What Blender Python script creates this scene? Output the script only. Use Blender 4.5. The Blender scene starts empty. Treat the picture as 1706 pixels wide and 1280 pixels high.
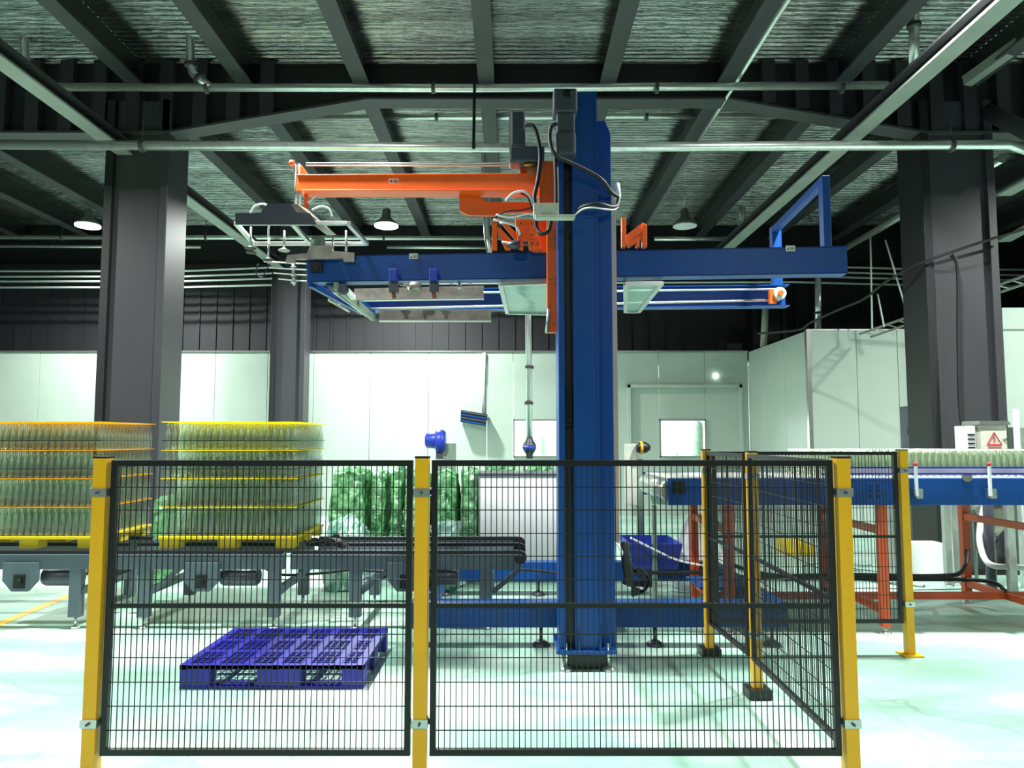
import bpy, math, random
from mathutils import Vector, Matrix, noise
random.seed(7)
# ------------------------------------------------------------------ camera, world, lights, exposure
sc = bpy.context.scene
COL = sc.collection
PITCH = math.radians(4.35); F = 1210.0; CX, CY = 853.0, 640.0; CH = 1.6
cam = bpy.data.cameras.new('camera'); camo = bpy.data.objects.new('camera', cam); COL.objects.link(camo)
cam.sensor_width = 36; cam.lens = F*36/1706; cam.clip_start = 0.05; cam.clip_end = 200
camo.location = (0, 0, CH); camo.rotation_euler = (math.pi/2+PITCH, 0, 0)
sc.camera = camo
w = bpy.data.worlds.new('world'); sc.world = w; w.use_nodes = True
w.node_tree.nodes['Background'].inputs[0].default_value = (0.75, 0.85, 1.0, 1)
w.node_tree.nodes['Background'].inputs[1].default_value = 0.03
sc.view_settings.view_transform = 'Standard'; sc.view_settings.look = 'None'
sc.view_settings.exposure = 0.0; sc.view_settings.gamma = 1; sc.view_settings.use_curve_mapping = False
sc.cycles.transparent_max_bounces = 40; sc.cycles.max_bounces = 8
LAMPZ = 5.62
def lamp_light(x, y, watt, size=0.34, color=(0.93, 1.0, 0.94), z=LAMPZ):
    l = bpy.data.lights.new('high_bay_light', 'AREA'); l.shape = 'DISK'; l.size = size; l.energy = watt; l.color = color; l.spread = math.radians(158)
    o = bpy.data.objects.new('high_bay_light', l); COL.objects.link(o); o.location = (x, y, z)
    return o
for lx in (-8.1, -2.4, 3.3, 8.9):
    if lx < 3: lamp_light(lx, 13.6, 640 if lx > -3 else 520)
    lamp_light(lx, 5.75, 520, .26); lamp_light(lx, -2.1, 250)
lamp_light(9.6, 9.6, 380, .22)
l = bpy.data.lights.new('back_room_light', 'AREA'); l.size = 2.5; l.energy = 900; l.color = (0.95, 1, 0.97)
o = bpy.data.objects.new('back_room_light', l); COL.objects.link(o); o.location = (2.0, 17.0, 3.2)

# ------------------------------------------------------------------ helpers
def W(px, py, Y):
    dx = (px-CX)/F; dy = (CY-py)/F; c, s = math.cos(PITCH), math.sin(PITCH)
    d = Vector((dx, c-dy*s, s+dy*c)); return Vector((0, 0, CH)) + d*(Y/d.y)
def X(px, Y, py=732): return W(px, py, Y).x
def Z(py, Y): return W(CX, py, Y).z
def G(px, py):
    dx = (px-CX)/F; dy = (CY-py)/F; c, s = math.cos(PITCH), math.sin(PITCH)
    d = Vector((dx, c-dy*s, s+dy*c)); p = Vector((0, 0, CH)) + d*(-CH/d.z); return p
def lin(h):
    h = h.lstrip('#'); r = []
    for i in (0, 2, 4):
        v = int(h[i:i+2], 16)/255; r.append(v/12.92 if v <= .04045 else ((v+.055)/1.055)**2.4)
    return (*r, 1)
def mat(name, col, rough=.5, metal=0, var=.12, scale=8, bump=.0, bscale=60, stretch=(1, 1, 1), coat=0, spec=.5):
    m = bpy.data.materials.new(name); m.use_nodes = True; nt = m.node_tree; b = nt.nodes['Principled BSDF']
    c = lin(col) if isinstance(col, str) else col
    tc = nt.nodes.new('ShaderNodeTexCoord'); mp = nt.nodes.new('ShaderNodeMapping'); mp.inputs['Scale'].default_value = stretch
    n = nt.nodes.new('ShaderNodeTexNoise'); n.inputs['Scale'].default_value = scale; n.inputs['Detail'].default_value = 4
    nt.links.new(tc.outputs['Object'], mp.inputs[0]); nt.links.new(mp.outputs[0], n.inputs['Vector'])
    r = nt.nodes.new('ShaderNodeValToRGB')
    r.color_ramp.elements[0].position = .3; r.color_ramp.elements[1].position = .7
    r.color_ramp.elements[0].color = tuple(v*(1-var) for v in c[:3])+(1,); r.color_ramp.elements[1].color = tuple(min(1, v*(1+var)) for v in c[:3])+(1,)
    nt.links.new(n.outputs[0], r.inputs[0]); nt.links.new(r.outputs[0], b.inputs['Base Color'])
    b.inputs['Roughness'].default_value = rough; b.inputs['Metallic'].default_value = metal
    b.inputs['Coat Weight'].default_value = coat; b.inputs['Specular IOR Level'].default_value = spec
    if bump:
        n2 = nt.nodes.new('ShaderNodeTexNoise'); n2.inputs['Scale'].default_value = bscale; n2.inputs['Detail'].default_value = 3
        nt.links.new(mp.outputs[0], n2.inputs['Vector'])
        bp = nt.nodes.new('ShaderNodeBump'); bp.inputs['Strength'].default_value = bump; bp.inputs['Distance'].default_value = .02
        nt.links.new(n2.outputs[0], bp.inputs['Height']); nt.links.new(bp.outputs[0], b.inputs['Normal'])
    return m
def emis(name, col, s):
    m = bpy.data.materials.new(name); m.use_nodes = True; b = m.node_tree.nodes['Principled BSDF']
    b.inputs['Base Color'].default_value = lin(col); b.inputs['Emission Color'].default_value = lin(col); b.inputs['Emission Strength'].default_value = s
    return m
def glassmat(name, tint, refl=.12, rough=.08, body=0.0, bodycol=(.3, .5, .4, 1), edge=None):
    m = bpy.data.materials.new(name); m.use_nodes = True; nt = m.node_tree; nt.nodes.clear()
    out = nt.nodes.new('ShaderNodeOutputMaterial'); t = nt.nodes.new('ShaderNodeBsdfTransparent'); t.inputs[0].default_value = tint
    g = nt.nodes.new('ShaderNodeBsdfGlossy'); g.inputs['Roughness'].default_value = rough
    lw = nt.nodes.new('ShaderNodeLayerWeight'); lw.inputs[0].default_value = .35
    mul = nt.nodes.new('ShaderNodeMath'); mul.operation = 'MULTIPLY_ADD'; mul.inputs[1].default_value = .45; mul.inputs[2].default_value = refl
    nt.links.new(lw.outputs['Facing'], mul.inputs[0])
    d = nt.nodes.new('ShaderNodeBsdfDiffuse'); d.inputs[0].default_value = bodycol
    if edge:
        lw2 = nt.nodes.new('ShaderNodeLayerWeight'); lw2.inputs[0].default_value = .5
        rr = nt.nodes.new('ShaderNodeValToRGB'); rr.color_ramp.elements[0].position = .35; rr.color_ramp.elements[0].color = tint; rr.color_ramp.elements[1].position = .95; rr.color_ramp.elements[1].color = edge
        nt.links.new(lw2.outputs['Facing'], rr.inputs[0]); nt.links.new(rr.outputs[0], t.inputs[0])
    m1 = nt.nodes.new('ShaderNodeMixShader'); m1.inputs[0].default_value = body
    nt.links.new(t.outputs[0], m1.inputs[1]); nt.links.new(d.outputs[0], m1.inputs[2])
    mx = nt.nodes.new('ShaderNodeMixShader'); nt.links.new(mul.outputs[0], mx.inputs[0])
    nt.links.new(m1.outputs[0], mx.inputs[1]); nt.links.new(g.outputs[0], mx.inputs[2]); nt.links.new(mx.outputs[0], out.inputs[0])
    return m
def transl(name, c1, c2, f=.5, rough=.3, gl=.08, bump=0, scale=9):
    m = bpy.data.materials.new(name); m.use_nodes = True; nt = m.node_tree; nt.nodes.clear()
    out = nt.nodes.new('ShaderNodeOutputMaterial'); d = nt.nodes.new('ShaderNodeBsdfDiffuse'); t = nt.nodes.new('ShaderNodeBsdfTranslucent')
    tc = nt.nodes.new('ShaderNodeTexCoord'); n = nt.nodes.new('ShaderNodeTexNoise'); n.inputs['Scale'].default_value = scale; n.inputs['Detail'].default_value = 6
    nt.links.new(tc.outputs['Object'], n.inputs['Vector'])
    r = nt.nodes.new('ShaderNodeValToRGB'); r.color_ramp.elements[0].position = .35; r.color_ramp.elements[1].position = .68
    r.color_ramp.elements[0].color = lin(c1); r.color_ramp.elements[1].color = lin(c2)
    nt.links.new(n.outputs[0], r.inputs[0]); nt.links.new(r.outputs[0], d.inputs[0]); nt.links.new(r.outputs[0], t.inputs[0])
    g = nt.nodes.new('ShaderNodeBsdfGlossy'); g.inputs['Roughness'].default_value = rough
    a = nt.nodes.new('ShaderNodeMixShader'); a.inputs[0].default_value = f; nt.links.new(d.outputs[0], a.inputs[1]); nt.links.new(t.outputs[0], a.inputs[2])
    b = nt.nodes.new('ShaderNodeMixShader'); b.inputs[0].default_value = gl; nt.links.new(a.outputs[0], b.inputs[1]); nt.links.new(g.outputs[0], b.inputs[2])
    nt.links.new(b.outputs[0], out.inputs[0])
    if bump:
        bp = nt.nodes.new('ShaderNodeBump'); bp.inputs['Strength'].default_value = bump; bp.inputs['Distance'].default_value = .03
        nt.links.new(n.outputs[0], bp.inputs['Height'])
        for q in (d, t, g): nt.links.new(bp.outputs[0], q.inputs['Normal'])
    return m

class MB:
    def __init__(s): s.v = []; s.f = []; s.sm = []
    def add(s, vs, fs, smooth=False):
        o = len(s.v); s.v += [Vector(p) for p in vs]; s.f += [tuple(i+o for i in f) for f in fs]; s.sm += [smooth]*len(fs); return s
    def box(s, x0, x1, y0, y1, z0, z1):
        if x0 > x1: x0, x1 = x1, x0
        if y0 > y1: y0, y1 = y1, y0
        if z0 > z1: z0, z1 = z1, z0
        return s.add([(x0,y0,z0),(x1,y0,z0),(x1,y1,z0),(x0,y1,z0),(x0,y0,z1),(x1,y0,z1),(x1,y1,z1),(x0,y1,z1)],
                     [(0,3,2,1),(4,5,6,7),(0,1,5,4),(1,2,6,5),(2,3,7,6),(3,0,4,7)])
    def bar(s, p0, p1, wd, h, up=(0, 0, 1)):
        p0, p1, up = Vector(p0), Vector(p1), Vector(up); d = (p1-p0).normalized()
        if abs(d.dot(up)) > .98: up = Vector((0, 1, 0))
        a = d.cross(up).normalized()*wd/2; b = a.cross(d).normalized()*h/2
        vs = [p+q for p in (p0, p1) for q in (-a-b, a-b, a+b, -a+b)]
        return s.add(vs, [(3,2,1,0),(4,5,6,7),(0,1,5,4),(1,2,6,5),(2,3,7,6),(3,0,4,7)])
    def tube(s, pts, r, seg=8, smooth=True):
        pts = [Vector(p) for p in pts]; n = len(pts); rs = r if isinstance(r, (list, tuple)) else [r]*n
        vs = []; ref = None
        for i, p in enumerate(pts):
            d = (pts[min(i+1, n-1)]-pts[max(i-1, 0)])
            d = d.normalized() if d.length > 1e-9 else Vector((0,0,1))
            if ref is None: ref = Vector((0, 0, 1)) if abs(d.z) < .9 else Vector((0, 1, 0))
            a = (ref - d*ref.dot(d)); a = a.normalized() if a.length > 1e-6 else d.orthogonal().normalized()
            b = d.cross(a); ref = a
            for k in range(seg):
                t = 2*math.pi*(k+.5)/seg; vs.append(p+(a*math.cos(t)+b*math.sin(t))*rs[i])
        fs = []
        for i in range(n-1):
            for k in range(seg):
                k2 = (k+1) % seg; fs.append((i*seg+k, i*seg+k2, (i+1)*seg+k2, (i+1)*seg+k))
        s.add(vs, fs, smooth)
        o = len(s.v)-len(vs); s.f += [tuple(o+k for k in reversed(range(seg))), tuple(o+(n-1)*seg+k for k in range(seg))]; s.sm += [False, False]
        return s
    def lathe(s, prof, c=(0, 0, 0), seg=12, axis='z', smooth=True):
        vs = []; c = Vector(c)
        for r, z in prof:
            for k in range(seg):
                t = 2*math.pi*k/seg; p = Vector((r*math.cos(t), r*math.sin(t), z))
                if axis == 'x': p = Vector((p.z, p.x, p.y))
                if axis == 'y': p = Vector((p.y, p.z, p.x))
                vs.append(c+p)
        fs = [(i*seg+k, i*seg+(k+1) % seg, (i+1)*seg+(k+1) % seg, (i+1)*seg+k) for i in range(len(prof)-1) for k in range(seg)]
        s.add(vs, fs, smooth); o = len(s.v)-len(vs)
        s.f += [tuple(o+k for k in reversed(range(seg))), tuple(o+(len(prof)-1)*seg+k for k in range(seg))]; s.sm += [False, False]
        return s
    def prism(s, poly, ext):
        n = len(poly); ext = Vector(ext); vs = [Vector(p) for p in poly]+[Vector(p)+ext for p in poly]
        fs = [tuple(range(n)), tuple(reversed(range(n, 2*n)))]+[(i, i+n, (i+1) % n+n, (i+1) % n) for i in range(n)]
        return s.add(vs, fs)
    def ppoly(s, pix, Y, depth):   # outline given by image points standing at depth Y
        return s.prism([W(a, b, Y) for a, b in pix], (0, depth, 0))
    def build(s, name, m, parent=None, label=None, cat=None, group=None, kind=None, bevel=0, org=None):
        me = bpy.data.meshes.new(name); base = Vector((0, 0, 0))
        if parent is None:
            if org is not None: base = Vector(org)
            else:
                xs = [p.x for p in s.v]; ys = [p.y for p in s.v]; zs = [p.z for p in s.v]
                base = Vector(((min(xs)+max(xs))/2, (min(ys)+max(ys))/2, min(zs)))
        else:
            q = parent
            while q is not None: base = base+Vector(q.location); q = q.parent
        me.from_pydata([p-base for p in s.v], [], s.f); me.polygons.foreach_set('use_smooth', s.sm); me.materials.append(m)
        import bmesh
        bm = bmesh.new(); bm.from_mesh(me); bmesh.ops.recalc_face_normals(bm, faces=bm.faces); bm.to_mesh(me); bm.free()
        o = bpy.data.objects.new(name, me); COL.objects.link(o)
        if parent is None: o.location = base
        else: o.parent = parent
        if bevel:
            bv = o.modifiers.new('bevel', 'BEVEL'); bv.width = bevel; bv.segments = 2; bv.limit_method = 'ANGLE'
        tag(o, label, cat, group, kind); return o
def tag(o, label=None, cat=None, group=None, kind=None):
    if label: o['label'] = label
    if cat: o['category'] = cat
    if group: o['group'] = group
    if kind: o['kind'] = kind
    return o
def thing(name, label, cat, loc=(0, 0, 0), group=None, kind=None):
    o = bpy.data.objects.new(name, None); COL.objects.link(o); o.location = loc; o.empty_display_size = .1
    return tag(o, label, cat, group, kind)
def copy_tree(o, parent=None):
    c = o.copy(); COL.objects.link(c)
    if parent is not None: c.parent = parent
    for ch in list(o.children): copy_tree(ch, c)
    return c
def arc(p0, p1, sag, n=10, side=(0, 0, -1)):
    p0, p1, side = Vector(p0), Vector(p1), Vector(side)
    return [p0.lerp(p1, t/n)+side*sag*4*(t/n)*(1-t/n) for t in range(n+1)]
def smooth_pts(pts, k=5):
    pts = [Vector(p) for p in pts]; out = []
    for i in range(len(pts)-1):
        a = pts[max(i-1, 0)]; b = pts[i]; c = pts[i+1]; d = pts[min(i+2, len(pts)-1)]
        for j in range(k):
            t = j/k; out.append(.5*((2*b)+(c-a)*t+(2*a-5*b+4*c-d)*t*t+(3*b-a-3*c+d)*t**3))
    return out+[pts[-1]]
def pixpath(lst, k=5): return smooth_pts([W(*q) for q in lst], k)

# ------------------------------------------------------------------ materials
def floor_mat():
    m = bpy.data.materials.new('painted_floor'); m.use_nodes = True; nt = m.node_tree; b = nt.nodes['Principled BSDF']
    tc = nt.nodes.new('ShaderNodeTexCoord'); mp = nt.nodes.new('ShaderNodeMapping'); mp.inputs['Scale'].default_value = (.5, 1.3, 1)
    nt.links.new(tc.outputs['Object'], mp.inputs[0])
    n = nt.nodes.new('ShaderNodeTexNoise'); n.inputs['Scale'].default_value = 1.1; n.inputs['Detail'].default_value = 9; n.inputs['Roughness'].default_value = .62
    nt.links.new(mp.outputs[0], n.inputs['Vector'])
    r = nt.nodes.new('ShaderNodeValToRGB'); e = r.color_ramp.elements
    e[0].position = .33; e[0].color = lin('86a799'); e[1].position = .66; e[1].color = lin('c4d2c7')
    x = r.color_ramp.elements.new(.47); x.color = lin('98c1b1')
    nt.links.new(n.outputs[0], r.inputs[0])
    v = nt.nodes.new('ShaderNodeTexVoronoi'); v.feature = 'DISTANCE_TO_EDGE'; v.inputs['Scale'].default_value = .33
    n3 = nt.nodes.new('ShaderNodeTexNoise'); n3.inputs['Scale'].default_value = 2; n3.inputs['Detail'].default_value = 6
    nt.links.new(tc.outputs['Object'], n3.inputs['Vector'])
    ad = nt.nodes.new('ShaderNodeMixRGB'); ad.blend_type = 'ADD'; ad.inputs[0].default_value = .7
    nt.links.new(tc.outputs['Object'], ad.inputs[1]); nt.links.new(n3.outputs['Color'], ad.inputs[2]); nt.links.new(ad.outputs[0], v.inputs['Vector'])
    rc = nt.nodes.new('ShaderNodeValToRGB'); rc.color_ramp.elements[0].position = .0; rc.color_ramp.elements[0].color = (.6, .6, .6, 1); rc.color_ramp.elements[1].position = .006
    nt.links.new(v.outputs['Distance'], rc.inputs[0])
    mu = nt.nodes.new('ShaderNodeMixRGB'); mu.blend_type = 'MULTIPLY'; mu.inputs[0].default_value = .6
    nt.links.new(r.outputs[0], mu.inputs[1]); nt.links.new(rc.outputs[0], mu.inputs[2]); nt.links.new(mu.outputs[0], b.inputs['Base Color'])
    r2 = nt.nodes.new('ShaderNodeMapRange'); r2.inputs['To Min'].default_value = .22; r2.inputs['To Max'].default_value = .5
    nt.links.new(n.outputs[0], r2.inputs[0]); nt.links.new(r2.outputs[0], b.inputs['Roughness'])
    return m
def foil_mat():
    m = mat('foil_insulation', '9b9c9b', .2, .95, .3, 2.0, .8, 40, (.12, 1.5, 1)); return m
M = dict(
 floor=floor_mat(), foil=foil_mat(),
 beam=mat('dark_grey_steel', '3c3c40', .55, 0, .1, 3), beam_light=mat('light_grey_and_lit_steel', '8c918a', .5, 0, .1, 3),
 dark=mat('black_steel', '17171a', .5), darkwall=mat('charcoal_wall_panel', '2f2e33', .6, 0, .06, 2, stretch=(1,1,.1)),
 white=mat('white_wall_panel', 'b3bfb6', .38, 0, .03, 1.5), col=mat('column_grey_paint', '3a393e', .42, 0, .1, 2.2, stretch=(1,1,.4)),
 steel=mat('galvanised_pipe', 'dde0dd', .25, .75, .12, 14), alu=mat('aluminium', 'c9cbc8', .3, .9, .08, 20),
 brushed=mat('worn_plate_steel', 'a29a90', .42, .8, .22, 14), black=mat('black_plastic', '0b0b0c', .45), blackpaint=mat('black_fence_paint', '0d0c0d', .4),
 yellow=mat('yellow_paint', 'e0a60e', .35, 0, .05, 5), ypl=transl('yellow_plastic', 'f0dc00', 'f6e81c', .7, .35, .06),
 yplo=transl('orange_yellow_plastic', 'eeb400', 'f4cc18', .7, .35, .06),
 ypad=mat('yellow_pallet_plastic', 'dfc016', .4, 0, .06, 5),
 blue=mat('machine_blue_paint', '064085', .38, 0, .07, 3, spec=.35), orange=mat('orange_paint', 'ee6216', .38, 0, .05, 4),
 dorange=mat('rust_orange_paint', 'c24c1e', .45, 0, .08, 4),
 pblue=mat('blue_pallet_plastic', '201a94', .42, 0, .08, 6), tblue=mat('blue_plastic', '2a3fb5', .4), grey=mat('conveyor_grey_paint', '55606a', .45, 0, .08, 4),
 chain=mat('dark_chain', '26242c', .38, .5, .2, 30), motor=mat('motor_grey', '4a4b56', .35, .2, .08, 9),
 beige=mat('light_grey_box', 'c3c6b8', .45), wht=mat('white_plastic', 'e8e8ea', .45, 0, .03), rubber=mat('black_rubber', '121214', .6),
 glass=glassmat('clear_bottle_glass', (.95, .99, .96, 1), .09, .16, .05, (.75, .85, .75, 1), edge=(.3, .42, .33, 1)), glassin=glassmat('clear_bottle_glass_inner', (.97, .99, .96, 1), .02, .15, .03, (.62, .68, .4, 1), (.7, .78, .68, 1)),
 pane=glassmat('window_glass', (.93, .97, .95, 1), .03, .02), gpane=glassmat('green_tray_sheet', (.6, .8, .72, 1), .1, .15, .45, (.45, .62, .55, 1)),
 bag=transl('green_plastic_film', '1e6a38', '8ccf92', .3, .22, .14, 1, 13), pale=transl('pale_green_film', '6fae9c', 'd4ece4', .35, .2, .14, .8, 7),
 red=mat('red_plastic', 'c81c2a', .4), sheet=mat('white_cloth', 'eceef2', .7, 0, .03, 5, .2, 20), lblue=mat('guide_rail_blue', '2b22a0', .4),
 pink=mat('guide_rail_lilac', 'c7b4d8', .4), paper=mat('sticker_paper', 'd9d4c4', .6), brass=mat('brass_fitting', 'b58b3c', .35, .9),
 tan=mat('beige_duct', 'd9b79d', .5, 0, .08, 2), lampg=mat('lamp_housing', '70756c', .4, .4), lampe=emis('lamp_glow', 'f4fff6', 9), yline=mat('yellow_floor_paint', 'eab544', .5, 0, .2, 6),
 sredr=emis('stack_red', 'd8281c', .3), stam=emis('stack_amber', 'd89018', .3), sgrn=emis('stack_green', '2d8a3c', .3), olive=mat('dull_green_steel', '7d8c80', .4), rust=mat('rust', '8c4a28', .7))

# ------------------------------------------------------------------ setting
CEIL = Z(97, 8.8)
b = MB(); b.box(-13, 13, -4, 19.5, -.1, 0); b.build('floor', M['floor'], kind='structure', label='pale mint painted concrete floor, scuffed and shiny', cat='floor', org=(0,0,0))
# foil ceiling: real corrugation running across the hall
vs = []; n = 0; y = -2.0; prof = []
while y < 16.6:
    prof += [(y, 0), (y+.035, .0), (y+.05, .022), (y+.078, .022)]; y += .093
for x in (-13, 13):
    for (yy, zz) in prof: vs.append((x, yy, CEIL+zz))
np_ = len(prof); b = MB(); b.add(vs, [(i, i+1, np_+i+1, np_+i) for i in range(np_-1)])
b.box(-13, 13, -2, 16.6, CEIL+.03, CEIL+.08)
b.build('ceiling', M['foil'], kind='structure', label='silver foil insulated ceiling with fine ridges', cat='ceiling', org=(0,0,CEIL))
b = MB(); b.box(-13.1, -13, -4, 16.6, 0, CEIL+.1); b.build('wall_left', M['darkwall'], kind='structure', label='charcoal side wall at the left', cat='wall')
b = MB(); b.box(13, 13.1, -4, 16.6, 0, CEIL+.1); b.build('wall_right', M['darkwall'], kind='structure', label='charcoal side wall at the right', cat='wall')
# dark upper back wall with vertical ribs
WT = Z(587, 15.5)
wb = MB(); wb.box(-13, 13, 16.5, 16.6, WT-.15, CEIL+.1)
k = -12.9
while k < 13:
    wb.box(k, k+.05, 16.47, 16.5, WT-.1, CEIL); k += .38
wb.build('wall_upper_back', M['darkwall'], kind='structure', label='charcoal ribbed upper back wall above the white partition', cat='wall')
# white partition, panel by panel, with two window openings
wr = thing('wall_back', 'white insulated partition wall across the back of the hall', 'wall', (0, 15.5, 0), kind='structure')
wx = [(X(855, 15.5), X(932, 15.5)), (X(1099, 15.5), X(1176, 15.5))]; wz = (Z(762, 15.5), Z(699, 15.5))
edges = [-13.0]; seam = [X(q, 15.5) for q in (-60, 60, 160, 268, 355, 443, 520, 615, 713, 811)]+[wx[0][0], wx[0][1], X(1012, 15.5), wx[1][0], wx[1][1], X(1249, 15.5)]
edges += [-11.75]+seam
for i in range(len(edges)-1):
    a, c = edges[i]+.004, edges[i+1]-.004
    hole = any(abs(a-.004-u[0]) < .01 for u in wx)
    if hole:
        for (z0, z1) in ((0, wz[0]), (wz[1], WT)):
            p = MB(); p.box(a, c, 15.5, 15.58, z0, z1); p.build('wall_panel', M['white'], wr, bevel=.004)
    else:
        p = MB(); p.box(a, c, 15.5, 15.58, 0, WT); p.build('wall_panel', M['white'], wr, bevel=.004)
p = MB(); p.box(-13, X(1249, 15.5), 15.47, 15.6, WT, WT+.03); p.build('top_channel', M['alu'], wr)
for i, (a, c) in enumerate(wx):
    t = thing('window_%d' % (i+1), ['lit window in the partition just left of the blue column', 'lit square window in the partition right of the blue column'][i], 'window', ((a+c)/2, 15.5, wz[0]), kind='structure')
    f = MB(); g = .03
    f.box(a, c, 15.47, 15.6, wz[0], wz[0]+g); f.box(a, c, 15.47, 15.6, wz[1]-g, wz[1]); f.box(a, a+g, 15.47, 15.6, wz[0], wz[1]); f.box(c-g, c, 15.47, 15.6, wz[0], wz[1])
    f.build('window_frame', M['alu'], t)
    f = MB(); f.box(a+g, c-g, 15.52, 15.53, wz[0]+g, wz[1]-g); f.build('pane', M['pane'], t)
# lit room behind the windows
b = MB(); b.box(-1.5, 6.5, 19.2, 19.3, 0, 3.4); b.box(-1.6, -1.5, 15.6, 19.3, 0, 3.4); b.box(6.5, 6.6, 15.6, 19.3, 0, 3.4)
b.build('wall_back_room', M['wht'], kind='structure', label='white walls of the lit room seen through the windows', cat='wall')
b = MB(); b.box(-1.6, 6.6, 15.6, 19.3, 3.25, 3.3); b.build('ceiling_back_room', M['white'], kind='structure', label='white ceiling of the lit back room', cat='ceiling')
t = thing('filter_tank', 'pale steel filter tank behind the right-hand window', 'tank', (X(1160, 17.5), 17.5, 0))
p = MB(); p.lathe([(.17, 0), (.17, 1.9), (.13, 2.0), (.04, 2.06)], (X(1160, 17.5), 17.5, 0), 20); p.build('vessel', M['olive'], t)
p = MB(); p.tube([(X(1160, 17.5), 17.5, 2.1), (X(1160, 17.5), 17.5, 3.0)], .03); p.build('outlet_pipe', M['steel'], t)
for px, lab in ((915, 'steel tank with conical lid behind the left-hand window'), (1122, 'low grey tank behind the right-hand window')):
    hh = 1.75 if px == 915 else 1.25; cx = X(px, 18); b = MB(); b.lathe([(.2, 0), (.2, hh-.15), (.1, hh), (.04, hh+.05)], (cx, 18, 0), 20)
    b.build('steel_tank', M['olive'], label=lab, cat='tank')
# door outline
t = thing('door_1', 'wide white panel door right of the blue column', 'door', (X(1140, 15.46), 15.46, 0), kind='structure')
dx0, dx1, dz = X(1046, 15.46), X(1238, 15.46), Z(641, 15.46)
p = MB(); p.box(dx0, dx0+.07, 15.42, 15.495, 0, dz); p.box(dx1-.07, dx1, 15.42, 15.495, 0, dz); p.box(dx0, dx1, 15.42, 15.495, dz-.07, dz); p.build('door_frame', M['white'], t, bevel=.004)
# protruding white room at the right
YR = 12.4; xr = X(1350, YR); tR = Z(551, YR)
r_ = thing('wall_side_room', 'white panel walls of the side room standing forward at the right', 'wall', (xr, YR, 0), kind='structure')
n = 3
for i in range(n):
    y0 = YR+.09+(15.5-YR-.09)*i/n; y1 = YR+.09+(15.5-YR-.09)*(i+1)/n
    p = MB(); p.box(xr, xr+.08, y0+.004, y1-.004, 0, tR); p.build('wall_panel', M['white'], r_, bevel=.004)
xs = [xr]+[X(q, YR) for q in (1432, 1501, 1590, 1680)]+[13]
for i in range(5):
    p = MB(); p.box(xs[i]+.004, xs[i+1]-.004, YR, YR+.08, 0, tR if i < 4 else tR+.4); p.build('wall_panel', M['white'], r_, bevel=.004)
p = MB(); p.box(xr-.02, xr+.05, YR-.02, YR+.06, 0, tR+.02); p.build('corner_trim', M['alu'], r_)
p = MB(); p.box(xr, 13, YR-.01, YR+.09, tR, tR+.025); p.build('top_channel', M['alu'], r_)

# columns
def hcol(px0, px1, Y, name, label, top, pyr=500, d=.55, kind='structure', m='col'):
    x0, x1 = X(px0, Y, pyr), X(px1, Y, pyr); t = thing(name, label, 'column', ((x0+x1)/2, Y+d/2, 0), kind=kind)
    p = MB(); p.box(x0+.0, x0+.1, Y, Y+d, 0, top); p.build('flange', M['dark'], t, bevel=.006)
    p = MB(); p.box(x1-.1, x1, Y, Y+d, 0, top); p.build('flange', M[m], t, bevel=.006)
    p = MB(); p.box(x0+.1, x1-.1, Y+.06, Y+.12, 0, top); p.build('web_plate', M[m], t)
    p = MB(); p.box(x0-.08, x1+.08, Y-.08, Y+d+.08, 0, .035); p.build('base_plate', M['dark'], t)
    return t
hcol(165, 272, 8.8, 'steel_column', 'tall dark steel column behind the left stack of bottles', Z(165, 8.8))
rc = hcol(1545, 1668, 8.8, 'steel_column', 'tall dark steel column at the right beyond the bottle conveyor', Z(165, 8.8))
hcol(452, 509, 14.9, 'steel_column', 'slimmer far column against the white partition at the left', CEIL-.35, d=.4)
hcol(1253, 1310, 15.9, 'steel_column', 'far dark column rising behind the partition at the right', CEIL-.35, d=.4, m='dark')
# transverse haunched girder
def girder(Y, zt, z_mid, z_col, xc0, xh0, xh1, xc1, name, label):
    t = thing(name, label, 'girder', (0, Y, z_col), kind='structure')
    p = MB(); p.prism([(-13, Y+.1, zt), (-13, Y+.1, z_col), (xc0, Y+.1, z_col), (xh0, Y+.1, z_mid), (xh1, Y+.1, z_mid), (xc1, Y+.1, z_col), (13, Y+.1, z_col), (13, Y+.1, zt)], (0, .03, 0))
    p.build('web', M['dark'], t)
    p = MB(); pts = [(-13, z_col), (xc0, z_col), (xh0, z_mid), (xh1, z_mid), (xc1, z_col), (13, z_col)]
    for i in range(5): p.bar((pts[i][0], Y+.12, pts[i][1]), (pts[i+1][0], Y+.12, pts[i+1][1]), .26, .03)
    p.build('bottom_flange', M['beam'], t)
    x = -12.4
    while x < 12.6:
        zz = z_col if (x < xc0 or x > xc1) else z_mid if xh0 < x < xh1 else (z_col+(z_mid-z_col)*((x-xc0)/(xh0-xc0) if x <= xh0 else (xc1-x)/(xc1-xh1)))
        if abs(x) > 3: p = MB(); p.box(x, x+.17, Y, Y+.1, zz+.02, zt); p.build('stiffener', M['darkwall'], t)
        x += .42
    return t
girder(8.8, CEIL-.02, Z(164, 8.8), Z(220, 8.8), X(276, 8.8, 220), X(610, 8.8, 164), X(1215, 8.8, 160), X(1540, 8.8, 216), 'roof_girder', 'deep haunched roof girder spanning between the two big columns')
g2 = MB(); g2.box(-13, 13, 15.95, 16.0, CEIL-.9, CEIL-.02); g2.box(-13, 13, 15.85, 16.1, CEIL-.93, CEIL-.9)
g2.build('roof_girder', M['dark'], label='far dark roof girder in front of the back wall', cat='girder', kind='structure')
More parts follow.
